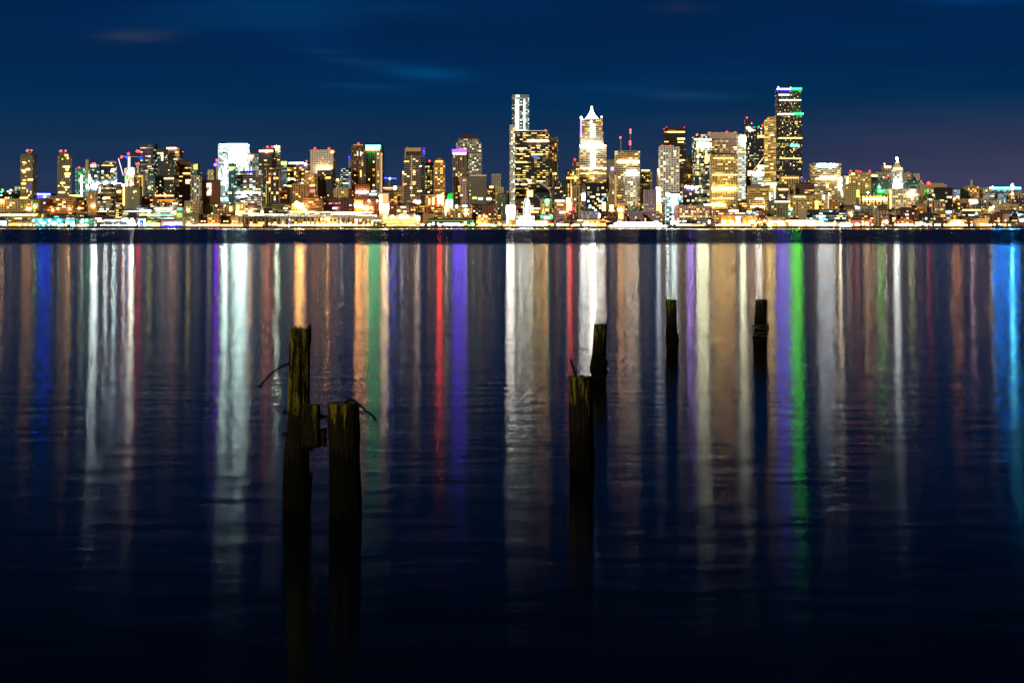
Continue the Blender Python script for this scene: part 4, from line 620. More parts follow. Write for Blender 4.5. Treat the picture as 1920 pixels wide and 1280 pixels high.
B(5, 1457, 1504, 214, 'fine', 'dk', .2, .07, 3, 'yel', 'office_tower', 'tallest dark tower, crowned by a blue-violet and green strip', 'office tower', tiers=[(1458,1502,167,214)], bea=[(1462,162.5,'pink',10,1.4),(1485,162.5,'red',10,1.4)],
  bands=[(1456.5,1482,166,168.6,'crownblue',105),(1455.6,1482.6,164.6,170.4,'bluehalo',1.4,'crown_glow'),(1481.4,1504,164.2,170,'greenhalo',1.0,'crown_glow'),(1482,1502.5,165.5,168.2,'green',52),(1488.5,1506,212,215,'green',52),(1460,1480,177,179,'white',4),(1461,1502,187,189,'white',4),(1458,1487,213,215.5,'white',6),(1460,1504,258,260,'gold',5),(1482,1498,271,275,'teal',7),(1462,1502,296.5,298,'gold',4)], wins=60, yaw=0, depth=36)  # crown_glow boxes put blue and green halos round the lit strips
B(5, 1633, 1671, 326, 'grid', 'bei', .2, .15, 2, 'gold', 'hospital_block', 'dim beige hillside block with a short white row', 'hospital', tiers=[(1645,1671,322,326)], bands=[(1634,1645,328.5,331,'peach',6)], yaw=0)
B(5, 1655, 1671, 312, 'grid', 'tan', .15, .0, 1.8, 'gold', 'hospital_tower', 'small tan tower with a white glowing cap left of the pyramid-topped white tower', 'hospital tower', tiers=[(1657,1670,309.5,312)], bands=[(1657,1670,311.5,314.5,'peach',9)], bea=[(1660,307,'peach',10,1.5)])
B(5, 1693, 1712, 326, 'grid', 'tan', .12, .0, 1.6, 'gold', 'hospital_block', 'tan stepped hospital block right of the pyramid-topped white tower', 'hospital', tiers=[(1700,1708,322,326)])
B(5, 1713, 1726.5, 326, 'blank', 'tan', 0, 0, 1, 'gold', 'hospital_block', 'plain beige hillside slab above the pale green-lit block', 'hospital')
B(5, 1511, 1524, 336, 'grid', 'yel', .4, .3, 2, 'gold', 'low_building', 'small yellow-lit far block left of the strip-topped square tower', 'building', balls=[(1505.5,335.5,'blue',12,1.4)], yaw=0)
B(5, 1810, 1836, 350, 'vert', 'org', .5, .1, 2, 'gold', 'power_house', 'orange and white plant building with one tall chimney', 'plant building', tiers=[(1822,1825,337,350,'plain',plain('chimney_render',(.5,.43,.25)))], yaw=0)
B(5, 1838, 1860, 353, 'vert', 'yel', .3, .1, 1.8, 'yel', 'apartment_block', 'pale olive block with tall window strips right of the chimney', 'apartments', balls=[(1857,352,'white',30,1.6)], yaw=0)
B(5, 1862, 1880, 357, 'strip', 'gry', .3, .2, 2, 'cool', 'apartment_block', 'pale grey block below the left arm of the blue crane', 'apartments', yaw=0)
B(5, 1881, 1896, 355, 'vert', 'gry', .4, .1, 2, 'cool', 'apartment_block', 'cool-lit tall-window block just left of the blue crane mast', 'apartments', yaw=0)
B(4, 1675, 1692, 322, 'grid', 'wht', .75, .3, 2.8, 'white', 'landmark_tower', 'white floodlit tower with a steep pyramid roof and a star-bright tip', 'tower', roof=1, yaw=0, depth=18,
  tiers=[(1673,1694,318,322),(1674,1693,306,318,'roof',.32,plain('pale_pyramid',(.6,.5,.25))),(1679.5,1687.5,300,306,'roof',.1,plain('pale_pyramid',(.6,.5,.25)))],
  bea=[(1684,297.5,'cool',90,3)], bands=[(1675,1692,315,317.5,'gold',5),(1676,1691,335,339,'white',4),(1674,1693,346,354,'white',4)], wins=20)

# ------------------------------------------------------------------ hillside and gap fillers (kept only where they can be seen)
mask = {}
for p in placed: pass
FRONT = []      # rectangles in the picture of what was built so far, with depth
def rects():
    out = []
    for o in bpy.data.objects:
        if o.parent is None and o.get('category'):
            for c in o.children:
                if c.name.split('.')[0] in ('wall', 'upper_tier'):
                    vs = [v.co for v in c.data.vertices]
                    Yf = o.location.y+min(v.y for v in vs); k = F/Yf
                    out.append((960+(o.location.x+min(v.x for v in vs))*k, 960+(o.location.x+max(v.x for v in vs))*k,
                                HY-(o.location.z+max(v.z for v in vs)-CAMZ)*k, HY-(o.location.z-CAMZ)*k, Yf))
    return out
RC = rects()
def visible(x0, x1, top, bot, Y):
    n = 0
    for x in range(int(x0)+1, int(x1), 2):
        for y in range(int(top)+1, int(bot), 2):
            if not any(a < x < b and t < y < u and q < Y for a, b, t, u, q in RC): n += 1
    return n*4
LAND = [(20,'the left edge'),(50,'the left olive condo tower'),(90,'the blue glowing arena roof'),(118,'the right olive condo tower'),(163,'the yellow crane mast'),(200,'the white construction glare'),(243,'the tall white crane'),
        (276,'the dark blue tower'),(308,'the black octagonal tower'),(345,'the brown flat tower'),(392,'the red-brown slab'),(437,'the brilliant white-cyan tower'),(500,'the cream-topped dark tower'),(557,'the biggest amber street blaze'),
        (605,'the pale gridded slab tower'),(645,'the brown red-lamp tower'),(700,'the green-crowned tower'),(738,'the small blue-lit crane'),(776,'the dark balcony tower'),(823,'the arch-topped tower'),(864,'the violet-crowned tower'),
        (897,'the grey-brown slab'),(930,'the amber hotel'),(977,'the tallest slender white tower'),(1010,'the steam plume'),(1050,'the pinkish hotel'),(1112,'the white pyramid-topped tower'),(1178,'the antenna slab'),(1220,'the plum tower'),
        (1256,'the checkered tower'),(1300,'the pinkish framed office'),(1358,'the golden vaulted office'),(1415,'the slanting lit crane arm'),(1480,'the tallest dark tower'),(1550,'the square strip-topped tower'),(1596,'the golden slab tower'),
        (1640,'the columned hall'),(1684,'the star-tipped white tower'),(1750,'the orange portal block'),(1800,'the dark wooded slope'),(1823,'the tall chimney'),(1870,'the fir trees'),(1898,'the blue-lit crane'),(1930,'the right edge')]
WORDS = {'yel':'ochre','oli':'olive','brn':'brown','tan':'tan','org':'orange-lit','gry':'grey','dk':'near-black','brk':'red-brown','bei':'beige','mar':'maroon','grn':'grey-green'}
used = {}
fr = random.Random(5)
def filler(lay, x, w, top, tone, lit, lk, where, sty):
    Yest = LAY[lay]; gz = ground(0, Yest)
    bot = HY-(gz-CAMZ)*F/Yest
    if visible(x, x+w, top, bot, Yest) < 45: return
    land = min(LAND, key=lambda l: abs(l[0]-(x+w/2)))
    side = 'just left of' if x+w/2 < land[0]-6 else 'just right of' if x+w/2 > land[0]+6 else ('below' if lay < 5 else 'behind')
    sz = 'narrow' if w < 14 else 'wide' if w > 26 else 'squat' if lay < 5 else 'small'
    base = f"{sz} {WORDS[tone]} {where} {side} {land[1]}"
    n = used.get(base, 0); used[base] = n+1
    lab = base if n == 0 else base.replace(sz+' ', sz+(' brighter ' if n == 1 else ' dimmer '), 1)
    if n >= 3: return
    if n == 1: top -= 5; lit = min(.9, lit*1.8)
    if n == 2: lit *= .4
    building(lay, x, x+w, top, sty, tone, lit, .15, 2.6, lk, 'low_building' if lay < 5 else 'hillside_house', lab, 'building', group=None)
tones = ['yel','oli','brn','tan','org','gry','dk','brk','bei','mar','grn']
x = 880
for x in range(330, 1930, 23):        # second street row
    w = fr.uniform(12, 30); filler(2, x, w, fr.uniform(382, 396), fr.choice(tones), fr.uniform(.2, .5), fr.choice(('gold','yel','warm','org')), 'low block in the second row', fr.choice(('grid','strip','fine')))
for x in range(150, 1930, 21):
    w = fr.uniform(11, 26); filler(4, x, w, fr.uniform(355, 374), fr.choice(tones), fr.uniform(.2, .5), fr.choice(('gold','yel','warm','mix')), 'mid-rise between towers', fr.choice(('grid','strip','vert')))
for x in list(range(-10, 70, 12))+list(range(150, 1930, 17)):
    w = fr.uniform(9, 20); filler(6, x, w, fr.uniform(350, 364), fr.choice(tones), fr.uniform(.25, .55), fr.choice(('gold','yel','mix','white')), 'house on the hillside', fr.choice(('grid','fine')))
for x in range(1780, 1930, 9):
    w = fr.uniform(7, 15); filler(6, x, w, fr.uniform(356, 368), fr.choice(tones), fr.uniform(.4, .7), fr.choice(('gold','yel','mix','white')), 'lit house on the slope', fr.choice(('grid','fine')))

# ------------------------------------------------------------------ strong glowing panels added on the fronts to feed the long water streaks
RC2 = []
for o in bpy.data.objects:
    if o.parent is None and o.get('category'):
        for c in o.children:
            if c.name.split('.')[0] in ('wall', 'upper_tier'):
                cs = [(o.location.x+v.co.x*math.cos(o.rotation_euler.z)-v.co.y*math.sin(o.rotation_euler.z), o.location.y+v.co.x*math.sin(o.rotation_euler.z)+v.co.y*math.cos(o.rotation_euler.z), v.co.z) for v in c.data.vertices]
                Yf = min(q[1] for q in cs); k = F/Yf
                RC2.append((960+min(q[0] for q in cs)*k, 960+max(q[0] for q in cs)*k, HY-(o.location.z+max(q[2] for q in cs)-CAMZ)*k, HY-(o.location.z-CAMZ)*k, Yf, o))
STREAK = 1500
def add_streak(px, py, w, h, sw, T, col):
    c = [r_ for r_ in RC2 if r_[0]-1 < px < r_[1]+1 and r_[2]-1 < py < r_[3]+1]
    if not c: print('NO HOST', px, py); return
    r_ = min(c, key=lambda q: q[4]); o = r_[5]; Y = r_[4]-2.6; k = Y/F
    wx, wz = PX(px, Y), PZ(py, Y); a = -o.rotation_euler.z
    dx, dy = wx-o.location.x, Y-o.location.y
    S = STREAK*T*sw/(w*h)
    b = inst('streak_panel', unit_box(glow(col, round(S, 2))), o, (dx*math.cos(a)-dy*math.sin(a), dx*math.sin(a)+dy*math.cos(a), wz-o.location.z), (w*k, .6, h*k))
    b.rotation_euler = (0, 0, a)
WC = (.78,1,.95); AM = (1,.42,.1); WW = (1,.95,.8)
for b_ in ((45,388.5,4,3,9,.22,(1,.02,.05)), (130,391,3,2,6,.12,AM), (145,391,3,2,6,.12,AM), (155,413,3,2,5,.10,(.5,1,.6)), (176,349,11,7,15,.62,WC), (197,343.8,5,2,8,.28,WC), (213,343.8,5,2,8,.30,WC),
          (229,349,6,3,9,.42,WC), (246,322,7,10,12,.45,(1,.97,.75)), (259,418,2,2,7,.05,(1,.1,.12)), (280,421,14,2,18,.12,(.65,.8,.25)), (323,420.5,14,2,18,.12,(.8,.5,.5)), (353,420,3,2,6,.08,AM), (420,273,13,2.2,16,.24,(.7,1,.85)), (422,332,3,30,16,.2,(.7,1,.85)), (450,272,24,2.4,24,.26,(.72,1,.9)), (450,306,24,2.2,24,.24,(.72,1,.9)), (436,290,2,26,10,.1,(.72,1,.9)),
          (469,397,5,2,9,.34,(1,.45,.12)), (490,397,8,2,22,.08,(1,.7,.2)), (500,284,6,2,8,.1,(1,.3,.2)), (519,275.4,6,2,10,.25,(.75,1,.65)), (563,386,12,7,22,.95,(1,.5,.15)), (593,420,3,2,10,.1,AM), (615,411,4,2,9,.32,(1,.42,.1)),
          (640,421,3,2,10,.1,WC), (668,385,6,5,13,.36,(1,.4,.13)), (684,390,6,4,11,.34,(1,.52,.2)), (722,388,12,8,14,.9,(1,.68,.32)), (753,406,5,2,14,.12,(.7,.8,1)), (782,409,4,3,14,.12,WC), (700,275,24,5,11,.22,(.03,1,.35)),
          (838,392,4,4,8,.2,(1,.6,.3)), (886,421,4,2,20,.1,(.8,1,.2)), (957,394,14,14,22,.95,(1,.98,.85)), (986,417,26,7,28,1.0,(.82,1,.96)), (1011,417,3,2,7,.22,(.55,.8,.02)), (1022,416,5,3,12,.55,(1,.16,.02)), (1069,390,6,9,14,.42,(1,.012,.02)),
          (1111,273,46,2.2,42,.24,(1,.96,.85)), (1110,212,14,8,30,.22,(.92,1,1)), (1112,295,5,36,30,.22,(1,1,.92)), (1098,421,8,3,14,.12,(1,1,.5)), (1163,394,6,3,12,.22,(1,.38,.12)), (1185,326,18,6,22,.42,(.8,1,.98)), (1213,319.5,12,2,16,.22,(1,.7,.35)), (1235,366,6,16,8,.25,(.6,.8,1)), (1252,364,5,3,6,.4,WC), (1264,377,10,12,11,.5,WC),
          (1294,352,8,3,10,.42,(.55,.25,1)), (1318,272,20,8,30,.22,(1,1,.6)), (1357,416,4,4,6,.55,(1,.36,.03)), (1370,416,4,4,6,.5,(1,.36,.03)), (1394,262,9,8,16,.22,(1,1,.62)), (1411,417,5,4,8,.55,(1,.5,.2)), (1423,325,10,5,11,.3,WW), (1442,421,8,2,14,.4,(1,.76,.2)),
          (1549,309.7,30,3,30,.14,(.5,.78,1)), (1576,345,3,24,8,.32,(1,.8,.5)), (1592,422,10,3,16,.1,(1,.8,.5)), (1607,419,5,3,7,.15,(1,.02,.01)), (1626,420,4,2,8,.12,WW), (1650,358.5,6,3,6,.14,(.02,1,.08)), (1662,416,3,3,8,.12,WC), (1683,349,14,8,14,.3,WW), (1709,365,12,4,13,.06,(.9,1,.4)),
          (1357,354,44,2,50,.12,(1,.68,.25)), (1446,345,18,2,26,.12,(1,.66,.2)), (1008,264,38,2,40,.06,(1,.66,.25)), (1178,303,40,2,40,.07,(1,.7,.3)), (679,360,22,2,40,.09,(1,.52,.2)), (608,317,26,2,40,.08,(1,.5,.16)), (1553,334,34,2,50,.06,(1,.68,.3)), (1640,373,44,2,60,.07,(1,.64,.25)), (1424,388,28,2.5,34,.10,(1,.55,.12)), (782,379,12,3,34,.06,(1,.6,.35)), (900,421,10,2,26,.06,(1,.6,.25)), (1340,384,40,2,40,.07,(1,.66,.3)), (1743,343.6,4,3,7,.5,(1,.008,.03)), (1785,420,2.5,2.5,4,.26,(1,.42,.2)), (1791,418,2.5,2.5,4,.3,(1,.42,.2)), (1797,418,2.5,2.5,4,.3,(1,.42,.2)), (1802,420,2.5,2.5,4,.26,(1,.42,.2)), (1824,378,6,2,10,.1,(1,.6,.7))):  # wide gold panels added as warm fill between the streaks
    add_streak(*b_)

# ------------------------------------------------------------------ arena with blue roof
Y = 4000; k = Y/F
r = empty('arena', (PX(83, Y), Y, ground(0, Y)), 'arena with a glowing blue arched roof between the two condo towers', 'arena')
gz = ground(0, Y)
bm = bmesh.new(); box(bm, -17*k, 17*k, -20, 40, 0, PZ(366, Y)-gz); new_mesh('wall', bm, plain('arena_wall', (.3,.3,.42)), r)
bm = bmesh.new()
prism(bm, [(-17.5*k, PZ(365.9, Y)-gz), (17.5*k, PZ(366.4, Y)-gz), (14*k, PZ(363.6, Y)-gz), (0, PZ(362, Y)-gz), (-15*k, PZ(363, Y)-gz)], -22, 20)
new_mesh('roof', bm, plain('arena_roof', (.1,.12,.3)), r)
inst('light_band', unit_box(glow(GC['blue'], 170)), r, (0, -23, PZ(364.6, Y)-gz), (33*k, 1.5, 2.6*k))
inst('light_band', unit_box(glow(GC['cool'], 9)), r, (0, -24.2, PZ(364.4, Y)-gz), (31*k, .8, 1.0*k))
inst('sign_panel', unit_box(glow((1,.3,.12), 8)), r, (-17*k, -24, PZ(358, Y)-gz), (8*k, 1, 4*k))
inst('lamp', unit_ball(glow(GC['cool'], 14)), r, (6*k, -24, PZ(369.5, Y)-gz), (3,1.5,1.5))

# ------------------------------------------------------------------ cranes
def crane(name, label, Y, mx, base, top, jib=None, jcol=None, jst=3, mcol=None, mst=1, lamps=(), luff=None, mw=1.3):
    gz = ground(0, Y); k = Y/F
    r = empty('tower_crane', (PX(mx, Y), Y, gz), label, 'crane')
    lz = lambda q: PZ(q, Y)-gz; lx = lambda p: (p-mx)*k
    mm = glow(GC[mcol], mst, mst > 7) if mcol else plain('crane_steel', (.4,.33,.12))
    bm = bmesh.new()
    h = lz(top); q = mw*.8
    for sx in (-q, q):
        for sy in (-q, q): bar(bm, (sx, sy, 0), (sx, sy, h), .4, 4)
    z = 0
    while z < h-3:
        bar(bm, (-q, -q, z), (q, -q, z+3), .3, 4); bar(bm, (q, q, z), (-q, q, z+3), .3, 4); z += 3
    new_mesh('mast', bm, mm, r)
    if jib:
        jm = glow(GC[jcol], jst) if jcol else plain('crane_steel', (.4,.33,.12))
        x0, y0, x1, y1 = jib
        bm = bmesh.new()
        a, b = Vector((lx(x0), 0, lz(y0))), Vector((lx(x1), 0, lz(y1)))
        up = Vector((0, 0, 2.2))
        bar(bm, a, b, .7, 4); bar(bm, a+up*.3, b+up*.3, .4, 4)
        n = max(3, int((b-a).length/5))
        for i in range(n):
            p = a.lerp(b, i/n); s = a.lerp(b, (i+1)/n); bar(bm, p, s+up*.3, .25, 4)
        new_mesh('jib', bm, jm, r)
        bm = bmesh.new(); c = b if abs(x1-mx) < abs(x0-mx) else a
        box(bm, c.x-2, c.x+2, -1.5, 1.5, c.z-4, c.z-.8); new_mesh('counterweight', bm, M_CONC, r)
        bm = bmesh.new(); box(bm, -1.8, 1.8, -2.6, -1.5, h-3.5, h-.5); new_mesh('cab', bm, M_WHITE, r)
    if luff:
        x0, y0, x1, y1 = luff
        bm = bmesh.new(); bar(bm, (lx(x0), 0, lz(y0)), (lx(x1), 0, lz(y1)), 1.0, 4)
        new_mesh('luffing_jib', bm, glow(GC['lav'], 3), r)
    for (px, py, c, s, rad) in lamps: inst('lamp', unit_ball(glow(GC[c], s)), r, (lx(px), -1, lz(py)), (rad,)*3)
    return r
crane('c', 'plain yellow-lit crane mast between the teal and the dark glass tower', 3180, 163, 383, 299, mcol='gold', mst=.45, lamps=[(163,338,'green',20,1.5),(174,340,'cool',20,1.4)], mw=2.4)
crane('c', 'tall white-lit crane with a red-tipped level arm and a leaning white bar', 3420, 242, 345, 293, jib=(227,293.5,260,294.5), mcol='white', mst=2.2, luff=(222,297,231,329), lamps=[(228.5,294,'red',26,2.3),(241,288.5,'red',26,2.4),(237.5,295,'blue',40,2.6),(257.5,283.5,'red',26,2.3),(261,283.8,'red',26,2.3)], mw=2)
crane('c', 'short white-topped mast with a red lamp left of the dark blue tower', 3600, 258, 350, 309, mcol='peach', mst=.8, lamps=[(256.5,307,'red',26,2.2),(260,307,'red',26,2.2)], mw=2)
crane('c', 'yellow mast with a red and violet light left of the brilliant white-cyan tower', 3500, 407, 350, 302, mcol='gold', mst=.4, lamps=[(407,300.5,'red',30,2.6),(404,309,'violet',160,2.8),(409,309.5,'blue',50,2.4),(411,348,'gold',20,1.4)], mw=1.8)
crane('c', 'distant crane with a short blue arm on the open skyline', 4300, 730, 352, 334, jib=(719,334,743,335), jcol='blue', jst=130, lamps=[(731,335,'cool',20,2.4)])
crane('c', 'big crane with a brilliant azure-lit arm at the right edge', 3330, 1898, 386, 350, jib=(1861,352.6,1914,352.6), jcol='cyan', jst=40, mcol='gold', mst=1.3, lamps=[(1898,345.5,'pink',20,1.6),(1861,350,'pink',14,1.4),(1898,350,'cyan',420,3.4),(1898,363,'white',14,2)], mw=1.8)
# azure underside lamps of the right-hand crane
cr = [o for o in bpy.data.objects if o.get('label', '').startswith('big crane')][0]
inst('light_band', unit_box(glow(GC['azure'], 330)), cr, ((1887.5-1898)*3330/F, 0, PZ(354.2, 3330)-cr.location.z), (53*3330/F, 1.6, 1.6))
r = crane('c', 'slanting lit crane arm rising beside the tallest dark tower', 3400, 1409, 345, 326, jib=(1409,325,1432,295), jcol='gold', jst=2.5)

# ------------------------------------------------------------------ antennas of the banded slab
for (px, top, bot, lab, lamps) in ((1164, 257, 283, 'shorter rooftop antenna with a single red lamp', [258]), (1182, 243, 283, 'taller rooftop antenna with two pairs of red lamps', [244, 248.5, 266, 270.5])):
    host = [o for o in bpy.data.objects if o.get('label', '').startswith('brown-beige banded slab')][0]
    Y = host.location.y; k = Y/F; z0 = PZ(282, Y)
    Yf = min(p[2] for p in placed if abs(p[0]-1154) < .1 and abs(p[1]-1200) < .1)
    z0 = PZ(282.5, Yf)
    r = empty('antenna_mast', (PX(px, Yf)*Y/Yf, Y, z0), lab, 'antenna')
    bm = bmesh.new(); h = PZ(top, Y)-z0
    for sx, sy in ((-1, -1), (1, -1), (0, 1)): bar(bm, (sx*1.2, sy*1.2, 0), (sx*.2, sy*.2, h), .22, 4)
    z = 0
    while z < h-3:
        t = 1-z/h; bar(bm, (-1.2*t, -1.2*t, z), (1.2*t, -1.2*t, z+2.5), .15, 4); z += 2.5
    new_mesh('lattice', bm, plain('antenna_steel', (.5,.4,.4)), r)
    for q in lamps: inst('beacon', unit_ball(M_RED), r, (0 if q < 250 else -.8, -1, PZ(q, Y)-z0), (2.1,)*3)

# ------------------------------------------------------------------ ferris wheel, seen almost edge-on
Y = 2846; gz = 3.4; hubz = PZ(398, Y)-gz; Rw = hubz-PZ(372+49.5, Y)+gz
r = empty('ferris_wheel', (PX(988, Y), Y, gz), 'white and violet lit ferris wheel seen almost edge-on on the waterfront', 'ferris wheel', rz=R(-11))
Rw = PZ(371, Y)-gz-hubz
M_WH = glow((.82,.8,1), 3.0); M_WL = glow((.9,1,1), 2.4)
bm = bmesh.new(); n = 48
for s in (-1.6, 1.6):
    for i in range(n):
        a, b = 2*math.pi*i/n, 2*math.pi*(i+1)/n
        bar(bm, (s, Rw*math.sin(a), hubz+Rw*math.cos(a)), (s, Rw*math.sin(b), hubz+Rw*math.cos(b)), .35, 5)
new_mesh('rim', bm, M_WH, r)
for i in range(21):
    a = 2*math.pi*i/21; bm = bmesh.new()
    bar(bm, (-1.2, 0, hubz), (-1.6, Rw*math.sin(a), hubz+Rw*math.cos(a)), .16, 4); bar(bm, (1.2, 0, hubz), (1.6, Rw*math.sin(a), hubz+Rw*math.cos(a)), .16, 4)
    new_mesh('spoke', bm, M_WL, r)
bm = bmesh.new(); bar(bm, (-3, 0, hubz), (3, 0, hubz), 1.2, 12); new_mesh('hub', bm, M_WL, r)
for sx in (-1, 1):
    for sy in (-1, 1):
        bm = bmesh.new(); bar(bm, (sx*2.4, 0, hubz), (sx*8.5, sy*8, 0), .6, 6); new_mesh('leg', bm, M_WL, r)
gm = bmesh.new(); bmesh.ops.create_icosphere(gm, subdivisions=2, radius=1.1)
for v in gm.verts: v.co.z = v.co.z*.9-1.2
gme = bpy.data.meshes.new('gondola'); gm.to_mesh(gme); gm.free(); gme.materials.append(plain('gondola_glass', (.25,.27,.33), .3))
for i in range(42):
    a = 2*math.pi*i/42
    if hubz+Rw*1.03*math.cos(a) < 2.6: continue
    inst('gondola', gme, r, (0, Rw*1.03*math.sin(a), hubz+Rw*1.03*math.cos(a)))

# ------------------------------------------------------------------ ferry
Y = 2812; k = Y/F; pc = 1196
r = empty('ferry', (PX(pc, Y), Y, 0), 'double-ended ferry with glaring white decks docked at the waterfront', 'ferry')
L = 57*k
def hullprof(zb, zt_, s0, s1, hw):
    bm = bmesh.new(); rings = []
    for z, s in ((zb, s0), (zt_, s1)):
        pts = []
        for t in (-1, -.82, -.5, 0, .5, .82, 1):
            pts.append((t*L*s, -hw*(1-abs(t)**4*.85), z))
        pts += [(x, -y, z) for x, y, z in pts[::-1]]
        rings.append([bm.verts.new(p) for p in pts])
    n = len(rings[0])
    for i in range(n): bm.faces.new((rings[0][i], rings[0][(i+1) % n], rings[1][(i+1) % n], rings[1][i]))
    bm.faces.new(rings[1]); bm.faces.new(rings[0][::-1]); return bm
new_mesh('hull', hullprof(-.8, 2.0, .93, 1.0, 11), plain('hull_green', (.02,.07,.05), .5), r)
new_mesh('car_deck', hullprof(2.003, 6.0, .99, .985, 10.6), M_WHITE, r)
new_mesh('passenger_deck', hullprof(6.003, 9.5, .8, .8, 9.5), M_WHITE, r)
new_mesh('upper_deck', hullprof(9.503, 11.6, .74, .74, 8.5), M_WHITE, r)
for sx in (-1, 1):
    bm = bmesh.new(); box(bm, sx*L*.6-4, sx*L*.6+4, -4, 4, 11.6, 14.4); wh = new_mesh('wheelhouse', bm, M_WHITE, r)
    inst('window', unit_box(glow((.8,.9,1), 1.2)), wh, (sx*L*.6, -4.08, 13.2), (7, .14, 1))
bm = bmesh.new(); box(bm, -4, 4, -3, 3, 11.6, 16.5); new_mesh('funnel', bm, M_DARK, r)
for i in range(15):
    x = (i-7)*L*.125
    inst('window', unit_box(glow((1,.93,.6), 11)), r, (x, -10.9*(1-abs(x/L)**4*.85), 3.2), (L*.105, .3, 1.1))
    inst('window', unit_box(glow((.95,1,.75), 8)), r, (x, -10.9*(1-abs(x/L)**4*.85), 5.2), (L*.11, .3, .7))
for i in range(19):
    x = (i-9)*L*.082
    inst('window', unit_box(glow((1,.98,.85), 16)), r, (x, -9.85*(1-abs(x/L/.8)**4*.85), 8.1), (L*.07, .3, 2.0))
    if abs(i-9) < 9: inst('window', unit_box(glow((1,.95,.7), 5)), r, (x, -8.9*(1-abs(x/L/.8)**4*.85), 10.6), (L*.068, .3, .7))

# ------------------------------------------------------------------ elevated road behind the piers
Yv = 2905; k = Yv/F
r = empty('elevated_road', (PX(600, Yv), Yv, 3), 'double-deck elevated road glowing white-green on its left and amber on its right', 'viaduct')
lx = lambda p: (p-600)*k
lz = lambda q: PZ(q, Yv)-3
segs = [(452,402.6),(534,402.8),(622,403),(641,402.2),(700,405),(735,409.5),(790,412.5)]
for nm, off, th in (('upper_deck', 0, 1.2), ('lower_deck', 3.4, 1.0)):
    bm = bmesh.new()
    for (a, qa), (b, qb) in zip(segs, segs[1:]):
        v = []
        for p, q in ((a, qa), (b, qb)):
            z = lz(q+off)
            v.append([bm.verts.new((lx(p), y, zz)) for y, zz in ((-6, z-th), (6, z-th), (6, z+1), (-6, z+1))])
        for i in range(4): bm.faces.new((v[0][i], v[0][(i+1) % 4], v[1][(i+1) % 4], v[1][i]))
        bm.faces.new(v[0][::-1]); bm.faces.new(v[1])
    new_mesh(nm, bm, M_CONC, r)
for i, p in enumerate(range(456, 790, 12)):
    q = next(qa+(qb-qa)*(p-a)/(b-a) for (a, qa), (b, qb) in zip(segs, segs[1:]) if a <= p <= b)
    bm = bmesh.new(); box(bm, lx(p)-.7, lx(p)+.7, -5, 5, 0, lz(q)-1.2); new_mesh('column', bm, M_CONC, r)
vr = random.Random(3)
def strip(p0, p1, q0, q1, step, cols):
    p = p0
    while p < p1:
        w = step*vr.uniform(.6, 1.0); q = q0+(q1-q0)*(p-p0)/(p1-p0)
        c, s = vr.choice(cols)
        inst('lamp', unit_box(glow(c, s)), r, (lx(p+w/2), -6.4, lz(q)), (w*k, .5, vr.uniform(.8, 2.0)*k))
        p += step
strip(467, 534, 402.5, 402.8, 4.2, [((.85,1,.6), 12), ((1,1,.9), 16), ((1,.8,.75), 10), ((.6,1,.5), 8)])
strip(536, 622, 402.4, 402.8, 6, [((1,.9,.6), 1.5), ((.8,.9,.6), 1.0)])
strip(536, 622, 405.0, 405.4, 6, [((1,.9,.6), 1.2), ((.8,.9,.6), .8)])
strip(545, 700, 397.4, 398.6, 4.2, [((1,.72,.3), 18), ((1,.85,.55), 22), ((1,.5,.15), 10)])
strip(640, 706, 401.0, 404.4, 4.0, [((1,.9,.6), 16), ((1,.75,.4), 12)])
strip(622, 640, 401.5, 401.5, 5, [((.9,1,.9), 9)])
# blue-lit mast on the quay
Y = 2838+8
r = empty('light_mast', (PX(543, Y), Y, 3.4), 'blue-violet lit mast standing on the quay before the brown blocks', 'light mast')
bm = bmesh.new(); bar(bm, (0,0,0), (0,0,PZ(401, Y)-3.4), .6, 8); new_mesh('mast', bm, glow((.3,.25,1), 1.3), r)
inst('lamp', unit_ball(glow((.85,.85,1), 14)), r, (-1.4, 0, 1.5), (1.2,1.2,2.2)); inst('lamp', unit_ball(glow((.9,.9,1), 10)), r, (0, -1, 12), (.9,)*3)

# ------------------------------------------------------------------ street lamps along the quay and streets
lamp_root = None
def street_lamp(px, py, Y, colr, st, rad, label, group):
    gz = ground(0, Y) if Y > 2850 else 3.4
    z = PZ(py, Y)
    if z < gz+2.5: z = gz+2.5
    h = z-gz
    o = empty('street_lamp', (PX(px, Y), Y, gz), label, 'street lamp', group)
    inst('post', POST, o, (0, 0, 0), (1, 1, h)); inst('lamp_head', unit_ball(glow(colr, st)), o, (0, -.3, h), (rad, rad, rad*.9))
bm = bmesh.new(); bar(bm, (0,0,0), (0,0,1), .16, 6); POST = bpy.data.meshes.new('post'); bm.to_mesh(POST); bm.free(); POST.materials.append(M_DARK)
lr = random.Random(9)
LA = 'small amber street lamp in the row glowing along the water edge'
LW = 'small cream-white street lamp in the row glowing along the water edge'
for i in range(150):
    px = lr.uniform(345, 1895)
    if 1136 < px < 1254 or 975 < px < 1001: continue
    am = lr.random() < .6
    street_lamp(px, lr.uniform(420.2, 423.2), lr.uniform(2843, 2850), (1,.5,.13) if am else (1,.85,.6), 110 if am else 50, lr.choice((.7, .9, 1.15)), LA if am else LW, 'lamps along the quay')
for i in range(26):
    px = lr.uniform(5, 300)
    street_lamp(px, lr.uniform(421, 423.5), lr.uniform(2843, 2850), (.75,1,.95), 20, lr.choice((.6, .8)), 'small cool-white lamp at the foot of the left-hand piers', 'lamps at the left piers')

